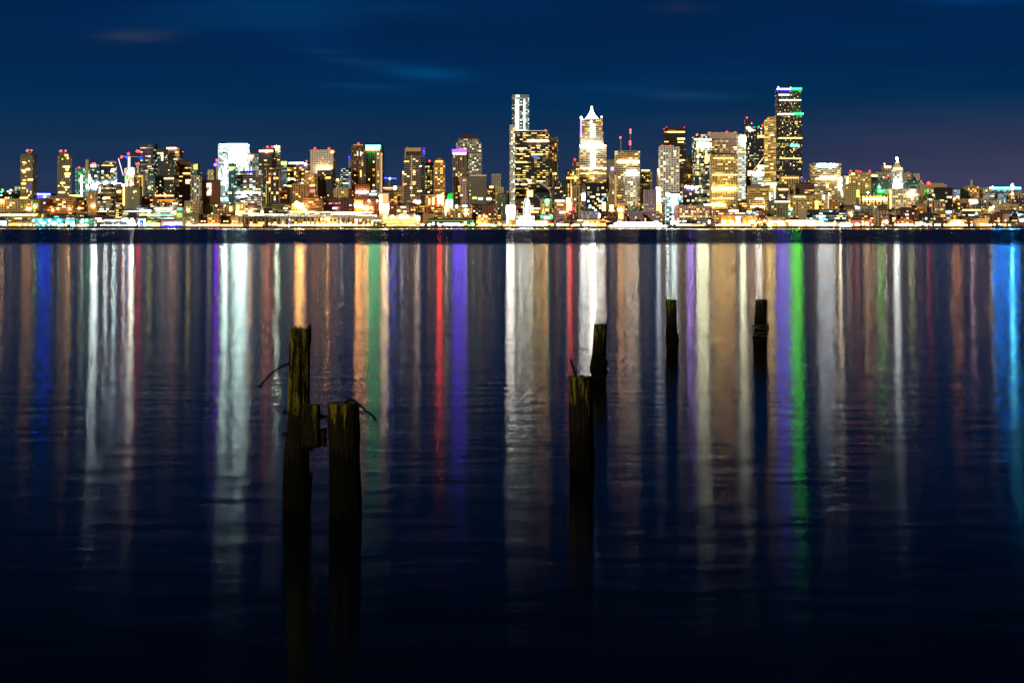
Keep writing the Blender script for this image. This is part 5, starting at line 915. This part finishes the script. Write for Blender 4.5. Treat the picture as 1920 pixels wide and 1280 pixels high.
# ------------------------------------------------------------------ trees
M_LEAF = plain('foliage', (.03,.045,.02), .7, .5, .8); M_BARK = plain('bark', (.05,.035,.025))
def tree_mesh(seed, conifer):
    q = random.Random(seed); bm = bmesh.new()
    for i in range(520 if not conifer else 420):
        if conifer:
            t = q.random()**.8; rr = (1-t)*.34*q.uniform(.3, 1.05); a = q.uniform(0, 6.283)
            c = Vector((rr*math.cos(a), rr*math.sin(a), .12+t*.88))
        else:
            lob = q.choice([(0,0,.66,.3), (.2,.05,.55,.24), (-.2,0,.58,.24), (0,.15,.8,.2), (.1,-.16,.6,.22)])
            d = Vector((q.gauss(0,1), q.gauss(0,1), q.gauss(0,1))).normalized()*lob[3]*q.uniform(.55, 1.1)
            c = Vector(lob[:3])+d
        n = Vector((q.gauss(0,1), q.gauss(0,1), q.gauss(0,1))).normalized(); s = n.orthogonal().normalized(); t_ = n.cross(s); z = q.uniform(.025, .06)
        bm.faces.new([bm.verts.new(c+s*z*a+t_*z*b) for a, b in ((-1,-.6), (1,-.5), (.2, 1))])
    me = bpy.data.meshes.new('crown'); bm.to_mesh(me); bm.free(); me.materials.append(M_LEAF)
    bm = bmesh.new(); tube(bm, [(0,0,0), (.01,0,.3), (0,.01,.62)], [.035, .025, .012], 6)
    for a in range(3): bar(bm, (0,0,.35), (.16*math.cos(a*2.1), .16*math.sin(a*2.1), .55), .01, 4)
    tr = bpy.data.meshes.new('trunk'); bm.to_mesh(tr); bm.free(); tr.materials.append(M_BARK)
    return me, tr
TM = [tree_mesh(1, False), tree_mesh(2, False), tree_mesh(3, True)]
def tree(px, top, bot, Y, kind, label, group):
    k = Y/F; h = (bot-top)*k; z = PZ(bot, Y)
    o = empty('fir_tree' if kind == 2 else 'broadleaf_tree', (PX(px, Y), Y, z), label, 'tree', group, lr.uniform(0, 6))
    inst('crown', TM[kind][0], o, (0,0,0), (h*1.05, h*1.05, h)); inst('trunk', TM[kind][1], o, (0,0,0), (h, h, h))
for i in range(20):
    px = lr.uniform(-4, 33); top = 352+abs(px-16)*.25+lr.uniform(0, 12)
    tree(px, top, top+15, 3900+lr.uniform(-60, 300), lr.choice((0, 1)), 'dark tree in the clump on the left hill below a few green-white lights', 'trees on the left hill')
for i in range(34):
    px = lr.uniform(1786, 1820); top = 352+max(0, px-1806)*.9+lr.uniform(0, 18)
    tree(px, top, top+15, 3500+lr.uniform(-30, 80), lr.choice((0, 1)), 'dark tree on the wooded slope left of the chimney building', 'trees on the wooded slope')
for (px, top, bot) in ((1863, 359, 377), (1868, 361, 377), (1875, 363, 377), (1889, 365, 380), (1893, 362, 379)):
    tree(px, top, bot, 3470, 2, 'tall dark fir among lit houses near the blue-lit crane', 'firs near the right edge')
for (px, top, bot) in ((1632, 352, 360), (1638, 351, 360), (1643, 350, 359), (1650, 350, 358), (1657, 351, 359), (1662, 354, 361)):
    tree(px, top, bot, 3560, lr.choice((0, 1)), 'dark tree in the green-lit roof garden behind the columned hall', 'trees behind the columned hall')
for i in range(44):
    px = lr.choice((lr.uniform(1435, 1550), lr.uniform(1395, 1440), lr.uniform(1640, 1800), lr.uniform(705, 725), lr.uniform(865, 900)))
    tree(px, 417.5+lr.uniform(0, 3), 425, 2842+lr.uniform(0, 3), lr.choice((0, 1)), 'small dark tree silhouetted on the water edge', 'trees along the quay')

# small lights of far houses on the left hill
for i, (px, py, c) in enumerate(((5,356,'teal'),(3,360,'teal'),(15,359,'white'),(20,356,'teal'),(21,357,'white'),(19,362,'white'),(2.5,366,'cool'),(11,371,'gold'),(16,371,'gold'))):
    Y = 3860
    o = empty('street_lamp', (PX(px, Y), Y, PZ(py, Y)-6), 'tiny far lamp among the dark trees on the left hill', 'street lamp', 'lamps on the left hill')
    inst('post', POST, o, (0,0,0), (1,1,6)); inst('lamp_head', unit_ball(glow(GC[c], 6)), o, (0,-.5,6), (2.4,1.5,1.5))

# ------------------------------------------------------------------ steam plume
m, nt, out = mat('steam')
pv = node(nt, 'ShaderNodeVolumePrincipled'); pv.inputs['Color'].default_value = (.95,.93,.88,1)
pv.inputs['Density'].default_value = .15; pv.inputs['Anisotropy'].default_value = -.35
nt.links.new(pv.outputs[0], out.inputs['Volume'])
for pts, rad, dens in (([(1034,371),(1033,362),(1029,353),(1020,346),(1010,342)], [.5,1.7,3.0,3.2,1.6], 0), ([(1014,380),(1012,372),(1007,367),(1001,365)], [.4,1.4,2.0,1.1], 0)):
    Ys = 3060; k = Ys/F
    bm = bmesh.new(); tube(bm, [(PX(a, Ys), Ys, PZ(b, Ys)) for a, b in pts], [q*k for q in rad], 14)
    o = new_mesh('steam', bm, m, None, True)
    sub = o.modifiers.new('smooth', 'SUBSURF'); sub.levels = 2; sub.render_levels = 2
    o['kind'] = 'stuff'; o['label'] = 'pale steam drifting up before the dark ribbed office' if pts[0][0] > 1020 else 'smaller faint wisp of steam left of the main plume'; o['category'] = 'steam'

# ------------------------------------------------------------------ seawall, ground, water
bm = bmesh.new()
box(bm, -1700, 1700, 2838, 2842, -2, 3.0)
box(bm, -1700, 1700, 2837.4, 2842, 3.003, 3.6)
r = new_mesh('seawall', bm, plain('wet_seawall', (.025,.022,.02), .8, .5, .05), None); r['label'] = 'long low dark seawall running along the whole far shore'; r['category'] = 'seawall'
bm = bmesh.new()
ys = [2841.9, 2900, 2960, 3020, 3080, 3160, 3250, 3350, 3450, 3570, 3700, 3900, 4100, 4350, 4600, 5200, 8000, 16000]
xs = [-9000, -4500]+[i*150 for i in range(-18, 19)]+[4500, 9000]
grid = []
for yy in ys:
    row = []
    for xx in xs:
        z = ground(xx, yy)
        if yy > 3800: z += 7*mnoise.noise(Vector((xx*.003, yy*.003, 1)))
        if abs(xx) > 3000: z *= .5
        row.append(bm.verts.new((xx, yy, z)))
    grid.append(row)
for a, b in zip(grid, grid[1:]):
    for i in range(len(a)-1): bm.faces.new((a[i], a[i+1], b[i+1], b[i]))
g = new_mesh('ground', bm, plain('dark_ground', (.05,.045,.04), .9, .4, .02), None); g['kind'] = 'structure'

def water():
    m, nt, out = mat('night_water'); L = nt.links.new
    tc = node(nt, 'ShaderNodeTexCoord'); s = node(nt, 'ShaderNodeSeparateXYZ'); L(tc.outputs['Object'], s.inputs[0])
    x, y = s.outputs[0], s.outputs[1]
    # ruffled belt far out: starts about 275 m away, ends well before the far shore
    nz = node(nt, 'ShaderNodeTexNoise'); nz.inputs['Scale'].default_value = .012; nz.inputs['Detail'].default_value = 3
    L(tc.outputs['Object'], nz.inputs['Vector'])
    yy = M_(nt, 'ADD', y, M_(nt, 'MULTIPLY', M_(nt, 'SUBTRACT', nz.outputs[0], .5), 26))
    mr = node(nt, 'ShaderNodeMapRange', interpolation_type='SMOOTHERSTEP'); L(yy, mr.inputs[0]); mr.inputs[1].default_value = 252; mr.inputs[2].default_value = 370
    mr2 = node(nt, 'ShaderNodeMapRange', interpolation_type='SMOOTHERSTEP'); L(yy, mr2.inputs[0]); mr2.inputs[1].default_value = 1500; mr2.inputs[2].default_value = 2700
    belt = M_(nt, 'MULTIPLY', mr.outputs[0], M_(nt, 'SUBTRACT', 1.0, mr2.outputs[0]))
    # ripples: several octaves, a little longer across the view than along it
    def rip(scale, detail, sx):
        n = node(nt, 'ShaderNodeTexNoise'); n.inputs['Scale'].default_value = scale; n.inputs['Detail'].default_value = detail; n.inputs['Roughness'].default_value = .5
        L(COMB(nt, M_(nt, 'MULTIPLY', x, sx), y), n.inputs['Vector']); return n.outputs[0]
    h = M_(nt, 'ADD', M_(nt, 'MULTIPLY', rip(1.5, 4, .5), .034), M_(nt, 'MULTIPLY', rip(.32, 2.5, .5), .042))
    bp = node(nt, 'ShaderNodeBump'); bp.inputs['Strength'].default_value = 1; bp.inputs['Distance'].default_value = WB
    L(h, bp.inputs['Height'])
    # belt: wave faces lean toward the viewer's shore
    va = node(nt, 'ShaderNodeVectorMath', operation='ADD'); L(bp.outputs[0], va.inputs[0]); L(COMB(nt, 0, M_(nt, 'MULTIPLY', belt, -.07)), va.inputs[1])
    vn = node(nt, 'ShaderNodeVectorMath', operation='NORMALIZE'); L(va.outputs[0], vn.inputs[0])
    gl = node(nt, 'ShaderNodeBsdfAnisotropic', distribution='BECKMANN'); gl.inputs['Anisotropy'].default_value = WA
    L(M_(nt, 'ADD', WR, M_(nt, 'MULTIPLY', belt, .04)), gl.inputs['Roughness'])
    L(COMB(nt, 1, 0, 0), gl.inputs['Tangent']); L(vn.outputs[0], gl.inputs['Normal'])
    df = node(nt, 'ShaderNodeBsdfDiffuse'); df.inputs[0].default_value = (.0012,.003,.008,1)
    fr_ = node(nt, 'ShaderNodeFresnel'); fr_.inputs[0].default_value = 1.33; L(vn.outputs[0], fr_.inputs[1])
    mx = node(nt, 'ShaderNodeMixShader'); L(fr_.outputs[0], mx.inputs[0]); L(df.outputs[0], mx.inputs[1]); L(gl.outputs[0], mx.inputs[2])
    L(mx.outputs[0], out.inputs[0]); return m
WB, WA, WR = .30, .46, .157
bm = bmesh.new()
for y0, y1 in ((-120, 60), (60, 400), (400, 2841)):
    v = [bm.verts.new(c) for c in ((-4500, y0, 0), (4500, y0, 0), (4500, y1, 0), (-4500, y1, 0))]; bm.faces.new(v)
bmesh.ops.remove_doubles(bm, verts=bm.verts[:], dist=.01)
w = new_mesh('water', bm, water(), None); w['kind'] = 'structure'

# ------------------------------------------------------------------ pilings
def wood(name, moss_lo, moss_hi):
    m, nt, out = mat(name); L = nt.links.new
    tc = node(nt, 'ShaderNodeTexCoord'); s = node(nt, 'ShaderNodeSeparateXYZ'); L(tc.outputs['Object'], s.inputs[0])
    mp = node(nt, 'ShaderNodeMapping'); mp.inputs['Scale'].default_value = (22, 22, 1.6); L(tc.outputs['Object'], mp.inputs[0])
    gr = node(nt, 'ShaderNodeTexNoise'); gr.inputs['Scale'].default_value = 1.6; gr.inputs['Detail'].default_value = 8; gr.inputs['Roughness'].default_value = .65; L(mp.outputs[0], gr.inputs['Vector'])
    mp2 = node(nt, 'ShaderNodeMapping'); mp2.inputs['Scale'].default_value = (14, 14, 2.6); L(tc.outputs['Object'], mp2.inputs[0])
    ms = node(nt, 'ShaderNodeTexNoise'); ms.inputs['Scale'].default_value = 1.1; ms.inputs['Detail'].default_value = 6; ms.inputs['Roughness'].default_value = .6; L(mp2.outputs[0], ms.inputs['Vector'])
    base = MIX(nt, gr.outputs[0], (.0018,.0014,.0008), (.016,.0125,.006))
    hi = node(nt, 'ShaderNodeMapRange', interpolation_type='SMOOTHSTEP'); L(s.outputs[2], hi.inputs[0]); hi.inputs[1].default_value = moss_lo; hi.inputs[2].default_value = moss_hi
    fine = node(nt, 'ShaderNodeTexNoise'); fine.inputs['Scale'].default_value = 55; fine.inputs['Detail'].default_value = 6; L(tc.outputs['Object'], fine.inputs['Vector'])
    thr = M_(nt, 'SUBTRACT', .66, M_(nt, 'MULTIPLY', hi.outputs[0], .20))
    mk = M_(nt, 'MULTIPLY', M_(nt, 'SUBTRACT', M_(nt, 'ADD', ms.outputs[0], M_(nt, 'MULTIPLY', M_(nt, 'SUBTRACT', fine.outputs[0], .5), .38)), thr), 7, clamp=True)
    mcol = MIX(nt, gr.outputs[0], (.03,.033,.003), (.18,.165,.018))
    c = MIX(nt, mk, base, mcol)
    # dark wet weed below the tide line, with a few pale barnacle specks
    wet = node(nt, 'ShaderNodeMapRange', interpolation_type='SMOOTHSTEP'); L(M_(nt, 'ADD', s.outputs[2], M_(nt, 'MULTIPLY', gr.outputs[0], .25)), wet.inputs[0])
    wet.inputs[1].default_value = moss_lo-.12; wet.inputs[2].default_value = moss_lo+.12
    vo = node(nt, 'ShaderNodeTexVoronoi'); vo.inputs['Scale'].default_value = 40; L(tc.outputs['Object'], vo.inputs['Vector'])
    sp = M_(nt, 'MULTIPLY', M_(nt, 'LESS_THAN', vo.outputs[0], .14), M_(nt, 'GREATER_THAN', ms.outputs[0], .6))
    wc = MIX(nt, sp, (.003,.0025,.001), (.05,.045,.015))
    c = MIX(nt, wet.outputs[0], wc, c)
    p = node(nt, 'ShaderNodeBsdfPrincipled'); L(c, p.inputs['Base Color']); p.inputs['Roughness'].default_value = .9; p.inputs['Specular IOR Level'].default_value = .03
    bp = node(nt, 'ShaderNodeBump'); bp.inputs['Strength'].default_value = .9; bp.inputs['Distance'].default_value = .02; L(gr.outputs[0], bp.inputs['Height'])
    L(bp.outputs[0], p.inputs['Normal']); L(p.outputs[0], out.inputs[0]); return m
M_RUST = plain('rusty_iron', (.005,.003,.002), 1.0, .5, 30)
for n_ in M_RUST.node_tree.nodes:
    if n_.type == 'BSDF_PRINCIPLED': n_.inputs['Specular IOR Level'].default_value = .05
def post(name, prof, Y, m, parent, seed=0, nseg=144, groove=.012, rough=None, topcut=0, tilt=0, depth=1.0):
    """prof: list of (py, left px, right px) from top to below the water line."""
    z = lambda q: PZ(q, Y); bm = bmesh.new(); rings = []
    q0, q1 = prof[0][0], prof[-1][0]; N = 110
    loc = parent.location
    for j in range(N+1):
        q = q0+(q1-q0)*j/N
        for (a, al, ar), (b, bl, br) in zip(prof, prof[1:]):
            if a <= q <= b: t = (q-a)/(b-a); l = al+(bl-al)*t; r_ = ar+(br-ar)*t; break
        cx = (PX(l, Y)+PX(r_, Y))/2; hw = (PX(r_, Y)-PX(l, Y))/2; ring = []
        for i in range(nseg):
            a = 2*math.pi*i/nseg
            d = Vector((math.cos(a), math.sin(a)*depth, 0))
            g_ = mnoise.noise(Vector((math.cos(a)*5+seed, math.sin(a)*5, z(q)*1.2)))*groove + mnoise.noise(Vector((math.cos(a)*14+seed, math.sin(a)*14, z(q)*2.5)))*groove*.6
            cr_ = mnoise.noise(Vector((math.cos(a)*9+seed*3, math.sin(a)*9, z(q)*.5+mnoise.noise(Vector((z(q)*3, seed, 0)))*.25)))
            g_ -= max(0, .10-abs(cr_))*10*groove*1.1
            g_ += mnoise.noise(Vector((math.cos(a)*5, math.sin(a)*5+seed, z(q)*30)))*.0035
            if rough:
                f = max(0, 1-abs(q-rough[0])/rough[1]); g_ += f*rough[2]*abs(mnoise.noise(Vector((math.cos(a)*4, math.sin(a)*4+seed, z(q)*22)))+.3)
            rr = hw*(1-.02)+g_
            zz = z(q)
            if j == 0 or j < 6:
                cut = topcut*mnoise.noise(Vector((math.cos(a)*2.2+seed, math.sin(a)*2.2, 3)))*2
                cut += topcut*.6*mnoise.noise(Vector((math.cos(a)*9+seed, math.sin(a)*9, 7)))+tilt*d.x
                zz += cut*(1-j/6)
            ring.append(bm.verts.new((cx+d.x*rr-loc.x, d.y*rr, zz-loc.z)))
        rings.append(ring)
    for a, b in zip(rings, rings[1:]):
        for i in range(nseg): bm.faces.new((a[i], b[i], b[(i+1) % nseg], a[(i+1) % nseg]))
    # broken, hollowed end grain
    prev = rings[0]; c0 = sum((v.co for v in prev), Vector())/nseg
    for s_ in (.72, .4):
        ring = []
        for v in prev:
            p = c0+(v.co-c0)*s_ ; p.z = c0.z-.012+.02*mnoise.noise(p*12)
            ring.append(bm.verts.new(p))
        for i in range(nseg): bm.faces.new((prev[i], prev[(i+1) % nseg], ring[(i+1) % nseg], ring[i]))
        prev = ring
    cv = bm.verts.new(c0-Vector((0,0,.03)))
    for i in range(nseg): bm.faces.new((prev[i], prev[(i+1) % nseg], cv))
    bmesh.ops.recalc_face_normals(bm, faces=bm.faces[:])
    return new_mesh(name, bm, m, parent, True)
def wire(name, pts, Y, rad, parent, dy=0, n=8):
    bm = bmesh.new(); loc = parent.location; out = []
    P_ = [Vector((PX(p[0], Y)-loc.x, (p[2] if len(p) > 2 else 0)+dy, PZ(p[1], Y)-loc.z)) for p in pts]
    for i in range(len(P_)-1):
        p0, p1, p2, p3 = P_[max(i-1, 0)], P_[i], P_[i+1], P_[min(i+2, len(P_)-1)]
        for s_ in range(5):
            t = s_/5; out.append(.5*((2*p1)+(-p0+p2)*t+(2*p0-5*p1+4*p2-p3)*t*t+(-p0+3*p1-3*p2+p3)*t**3))
    out.append(P_[-1]); tube(bm, out, rad, n)
    return new_mesh(name, bm, M_RUST, parent, True)

# A: tall split piling with a bolted side timber
YA = CAMZ*F/(955-HY)
A = empty('piling', (PX(556, YA), YA, 0), 'tallest near piling, split at the top, with a bolted side timber and a bent rod', 'piling')
MA = wood('mossy_wood', .72, 1.25)
post('shaft', [(614,543.4,566),(652,542,567),(700,541,568.5),(756,539,571),(800,537,573),(862,532.5,576),(905,530.5,578),(960,529.5,579),(1040,529,580)], YA, MA, A, 1, topcut=.03, groove=.010, tilt=.018)
post('split_slab', [(615,567.2,583),(640,566.8,584),(652,566.5,581),(700,566,580.5),(756,565,580),(800,566,578.5),(862,566,578.5),(905,567,580),(960,566,580),(1040,566,580)], YA, MA, A, 9, topcut=.05, tilt=.012, groove=.010, depth=1.5, rough=(905, 50, .03))
post('splinter', [(884,583,586),(900,580.5,585.5),(925,578,584),(950,575,582)], YA, MA, A, 4, groove=.006, nseg=20, topcut=.02)
def chunk(name, x0, x1, q0, q1, y0, y1, m, parent, seed=0, jag=.01):
    bm = bmesh.new(); loc = parent.location
    box(bm, PX(x0, YA)-loc.x, PX(x1, YA)-loc.x, y0, y1, PZ(q1, YA), PZ(q0, YA))
    bmesh.ops.subdivide_edges(bm, edges=bm.edges[:], cuts=9, use_grid_fill=True)
    for v in bm.verts:
        n_ = mnoise.noise_vector(v.co*14+Vector((seed, 0, 0)))
        low = 1+2.2*max(0, 1-(v.co.z-PZ(q1, YA))/.05)
        v.co += n_*jag*low
    return new_mesh(name, bm, m, parent, True)
chunk('side_timber', 569, 600.5, 756.5, 835, -.20, -.02, MA, A, 2)
chunk('timber_stub', 593, 611.5, 803, 834, -.16, .02, MA, A, 5, .009)
chunk('timber_edge', 575, 590, 832, 841, -.14, -.03, MA, A, 7, .010)
bm = bmesh.new(); ya = -.09
for a, b, q, rr in ((600, 616, 779, .021), (600, 605, 779, .034), (611, 616, 820, .015), (532, 539, 771, .022), (531, 538, 811, .020)):
    bar(bm, (PX(a, YA)-A.location.x, ya, PZ(q, YA)), (PX(b, YA)-A.location.x, ya, PZ(q, YA)), rr, 10)
new_mesh('bolt', bm, M_RUST, A)
rod = wire('bent_rod', [(545,681),(536,684),(523,690),(509,700),(497,712),(488,723)], YA, .0125, A)
bm = bmesh.new(); c = Vector((PX(488, YA)-A.location.x, 0, PZ(724, YA))); bar(bm, c+Vector((-.022,0,.016)), c+Vector((.022,0,-.014)), .012, 8)
bar(bm, c+Vector((-.012,0,.012)), c+Vector((-.01,0,-.018)), .016, 8); new_mesh('nut', bm, M_RUST, rod)
# B
YB = CAMZ*F/(966-HY)
Bp = empty('piling', (PX(646, YB), YB, 0), 'thick flat-topped near piling with bright moss streaks and a hooked rod on top', 'piling')
post('shaft', [(756,613.5,672.5),(775,614.5,673.5),(862,617,675.5),(905,618,676.5),(966,618.5,677),(1050,619,677.5)], YB, wood('mossy_wood', .85, 1.22), Bp, 13, topcut=.022, groove=.014, rough=(940, 60, .02))
hr = wire('hooked_rod', [(651,757),(650,751),(656,747.5),(665,748.5),(676,757),(688,768),(697,775),(704,782)], YB, .013, Bp, -.1)
bm = bmesh.new(); c = Vector((PX(704.5, YB)-Bp.location.x, -.1, PZ(783, YB))); bar(bm, c+Vector((-.016,0,.014)), c+Vector((.016,0,-.012)), .017, 8); new_mesh('nut', bm, M_RUST, hr)
# C
YC = CAMZ*F/(876-HY)
C_ = empty('piling', (PX(1089, YC), YC, 0), 'flat-topped middle piling with moss blotches and a thin straight rod on top', 'piling')
post('shaft', [(706,1065.5,1110),(720,1066,1110.5),(800,1067.5,1112),(876,1068.5,1113.5),(960,1069,1114)], YC, wood('mossy_wood', .62, 1.1), C_, 23, topcut=.012, groove=.012, rough=(850, 60, .025))
wire('thin_rod', [(1081,708),(1078,697),(1073,684),(1069.5,672.5)], YC, .0150, C_, -.02)
# D
YD = CAMZ*F/(713-HY)
D_ = empty('piling', (PX(1124, YD), YD, 0), 'leaning piling crusted with barnacles just behind the middle one', 'piling')
post('shaft', [(607.5,1113.5,1138.5),(640,1112,1137.5),(668,1110.5,1136.5),(690,1109,1136),(706,1110,1136),(760,1109,1136)], YD, wood('mossy_wood', .75, 1.0), D_, 31, topcut=.02, rough=(690, 30, .085), groove=.012)
# E
YE = CAMZ*F/(655-HY)
E_ = empty('piling', (PX(1260, YE), YE, 0), 'far slim piling with a flat top, left one of the two far pilings', 'piling')
post('shaft', [(561.5,1248.3,1268),(600,1249,1268.7),(612,1249,1269),(640,1250,1271),(655,1250.5,1271),(700,1251,1271)], YE, wood('mossy_wood', .8, 1.1), E_, 41, topcut=.01, rough=(636, 24, .07), groove=.015)
# F
YF = CAMZ*F/(648-HY)
F_ = empty('piling', (PX(1426, YF), YF, 0), 'far piling wrapped with loops of old rope, right one of the two far pilings', 'piling')
post('shaft', [(561.5,1416.3,1438.8),(600,1415.3,1437.5),(640,1413,1437.5),(648,1412.5,1437.5),(700,1412,1437)], YF, wood('mossy_wood', .9, 1.3), F_, 51, topcut=.012, groove=.015, rough=(632, 20, .05))
M_ROPE = plain('old_rope', (.016,.011,.007), .95, .4, 20)
for i, (q, rx, tilt) in enumerate(((609, 15.5, .02), (612, 15, -.03), (617, 14, .03), (623, 13.5, -.02), (628, 13, .02))):
    bm = bmesh.new(); pts = []
    for j in range(25):
        a = 2*math.pi*j/24; rr = rx*YF/F*(1+.10*math.sin(3*a+i))
        pts.append((rr*math.cos(a), rr*math.sin(a), PZ(q, YF)+tilt*math.cos(a+i)+.012*math.sin(5*a)))
    tube(bm, pts, .016, 6); new_mesh('rope_loop', bm, M_ROPE, F_, True)
for i, pts in enumerate(([(1413,608),(1410.5,613),(1411,621),(1413,625)], [(1438,608),(1441.5,612),(1441.5,618),(1438,622)], [(1437,610),(1440,616),(1439,625),(1437,628)])):
    o = wire('rope_end', pts, YF, .016, F_, -.05); o.data.materials.clear(); o.data.materials.append(M_ROPE)

# ------------------------------------------------------------------ light: dim warm shore light from behind-left, also added fill for facades; night sky
sd = bpy.data.lights.new('sun', 'SUN'); sd.energy = 2.0; sd.angle = R(3); sd.color = (1, .84, .6)
so = bpy.data.objects.new('sun', sd); COL.objects.link(so)
d = Vector((.62, 1.0, -.42)).normalized(); so.rotation_euler = d.to_track_quat('-Z', 'Y').to_euler()

wld = bpy.data.worlds.new('World'); sc.world = wld; wld.use_nodes = True
nt = wld.node_tree; nt.nodes.clear(); L = nt.links.new
out = nt.nodes.new('ShaderNodeOutputWorld'); bg = nt.nodes.new('ShaderNodeBackground'); L(bg.outputs[0], out.inputs[0])
tc = node(nt, 'ShaderNodeTexCoord'); s = node(nt, 'ShaderNodeSeparateXYZ'); L(tc.outputs['Generated'], s.inputs[0])
cr = node(nt, 'ShaderNodeValToRGB'); L(s.outputs[2], cr.inputs[0])
el = cr.color_ramp.elements
el[0].position = 0; el[0].color = (.024,.036,.085,1)
el[1].position = .10; el[1].color = (.0004,.021,.082,1)
for p, c in ((.025, (.018,.034,.085)), (.05, (.0085,.030,.084)), (.075, (.001,.0265,.088)), (.14, (.0004,.017,.073)), (.20, (.0003,.005,.024)), (.28, (.0002,.002,.010)), (.4, (.0002,.0012,.006)), (1.0, (.0001,.001,.005))):
    e = el.new(p); e.color = (*c, 1)
# warmer, paler horizon toward the right (town glow)
az = M_(nt, 'DIVIDE', s.outputs[0], M_(nt, 'MAXIMUM', s.outputs[1], .05))
wf = node(nt, 'ShaderNodeMapRange', interpolation_type='SMOOTHSTEP'); L(az, wf.inputs[0]); wf.inputs[1].default_value = .0; wf.inputs[2].default_value = .34
lowf = node(nt, 'ShaderNodeMapRange', interpolation_type='SMOOTHSTEP'); L(s.outputs[2], lowf.inputs[0]); lowf.inputs[1].default_value = .085; lowf.inputs[2].default_value = .015
c1 = MIX(nt, M_(nt, 'MULTIPLY', wf.outputs[0], lowf.outputs[0]), cr.outputs[0], (.052,.052,.112))
# thin streaky clouds, catching blue light
cu = COMB(nt, M_(nt, 'MULTIPLY', az, 3.2), M_(nt, 'MULTIPLY', s.outputs[2], 34), 4.2)
nz = node(nt, 'ShaderNodeTexNoise'); nz.inputs['Scale'].default_value = 1.0; nz.inputs['Detail'].default_value = 5; nz.inputs['Roughness'].default_value = .5; nz.inputs['Distortion'].default_value = .4; L(cu, nz.inputs['Vector'])
cf = node(nt, 'ShaderNodeMapRange', interpolation_type='SMOOTHSTEP'); L(nz.outputs[0], cf.inputs[0]); cf.inputs[1].default_value = .52; cf.inputs[2].default_value = .80
hf = node(nt, 'ShaderNodeMapRange', interpolation_type='SMOOTHSTEP'); L(s.outputs[2], hf.inputs[0]); hf.inputs[1].default_value = .02; hf.inputs[2].default_value = .08
c2 = MIX(nt, M_(nt, 'MULTIPLY', M_(nt, 'MULTIPLY', cf.outputs[0], hf.outputs[0]), .22), c1, (.002,.068,.20))
wob = node(nt, 'ShaderNodeTexNoise'); wob.inputs['Scale'].default_value = 2.2; wob.inputs['Detail'].default_value = 6; wob.inputs['Distortion'].default_value = .6; L(cu, wob.inputs['Vector'])
wv = node(nt, 'ShaderNodeMapRange', interpolation_type='SMOOTHSTEP'); L(wob.outputs[0], wv.inputs[0]); wv.inputs[1].default_value = .36; wv.inputs[2].default_value = .66
for (px, py, sx, sy, sl, ac) in ((805,140,75,12,.06,(.0,.026,.07)), (650,112,85,13,.14,(.002,.011,.026)), (1835,22,115,20,-.03,(.0,.024,.10)), (255,80,65,12,-.05,(.020,.016,.010)), (510,28,150,42,.25,(.0,.008,.036)),
                               (1290,182,100,9,.04,(.004,.013,.022)), (1650,264,130,9,.02,(.010,.010,.014)), (1110,166,95,6,.05,(.0,.012,.026)), (1275,20,60,11,0,(.007,.004,.006)), (700,165,90,6,.03,(.001,.010,.018)), (1560,70,180,26,.1,(.0,.004,.016)), (120,150,150,22,-.05,(.0,.003,.012))):
    dx = M_(nt, 'MULTIPLY', M_(nt, 'SUBTRACT', az, (px-960)/F), F/sx)
    dz = M_(nt, 'MULTIPLY', M_(nt, 'SUBTRACT', M_(nt, 'ADD', s.outputs[2], M_(nt, 'MULTIPLY', M_(nt, 'SUBTRACT', az, (px-960)/F), sl)), (HY-py)/F), F/sy)
    g_ = M_(nt, 'EXPONENT', M_(nt, 'MULTIPLY', M_(nt, 'ADD', M_(nt, 'MULTIPLY', dx, dx), M_(nt, 'MULTIPLY', dz, dz)), -1.0))
    g_ = M_(nt, 'MULTIPLY', g_, M_(nt, 'ADD', .25, wv.outputs[0]))
    sc_ = node(nt, 'ShaderNodeVectorMath', operation='SCALE'); sc_.inputs[0].default_value = ac; L(g_, sc_.inputs[3])
    ad = node(nt, 'ShaderNodeVectorMath', operation='ADD'); L(c2, ad.inputs[0]); L(sc_.outputs[0], ad.inputs[1]); c2 = ad.outputs[0]
nz2 = node(nt, 'ShaderNodeTexNoise'); nz2.inputs['Scale'].default_value = 1.3; nz2.inputs['Detail'].default_value = 4; L(cu, nz2.inputs['Vector'])
dk = M_(nt, 'ADD', .72, M_(nt, 'MULTIPLY', nz2.outputs[0], .5))
vm = node(nt, 'ShaderNodeVectorMath', operation='SCALE'); L(c2, vm.inputs[0]); L(dk, vm.inputs[3])
L(vm.outputs[0], bg.inputs[0]); bg.inputs[1].default_value = 1.0
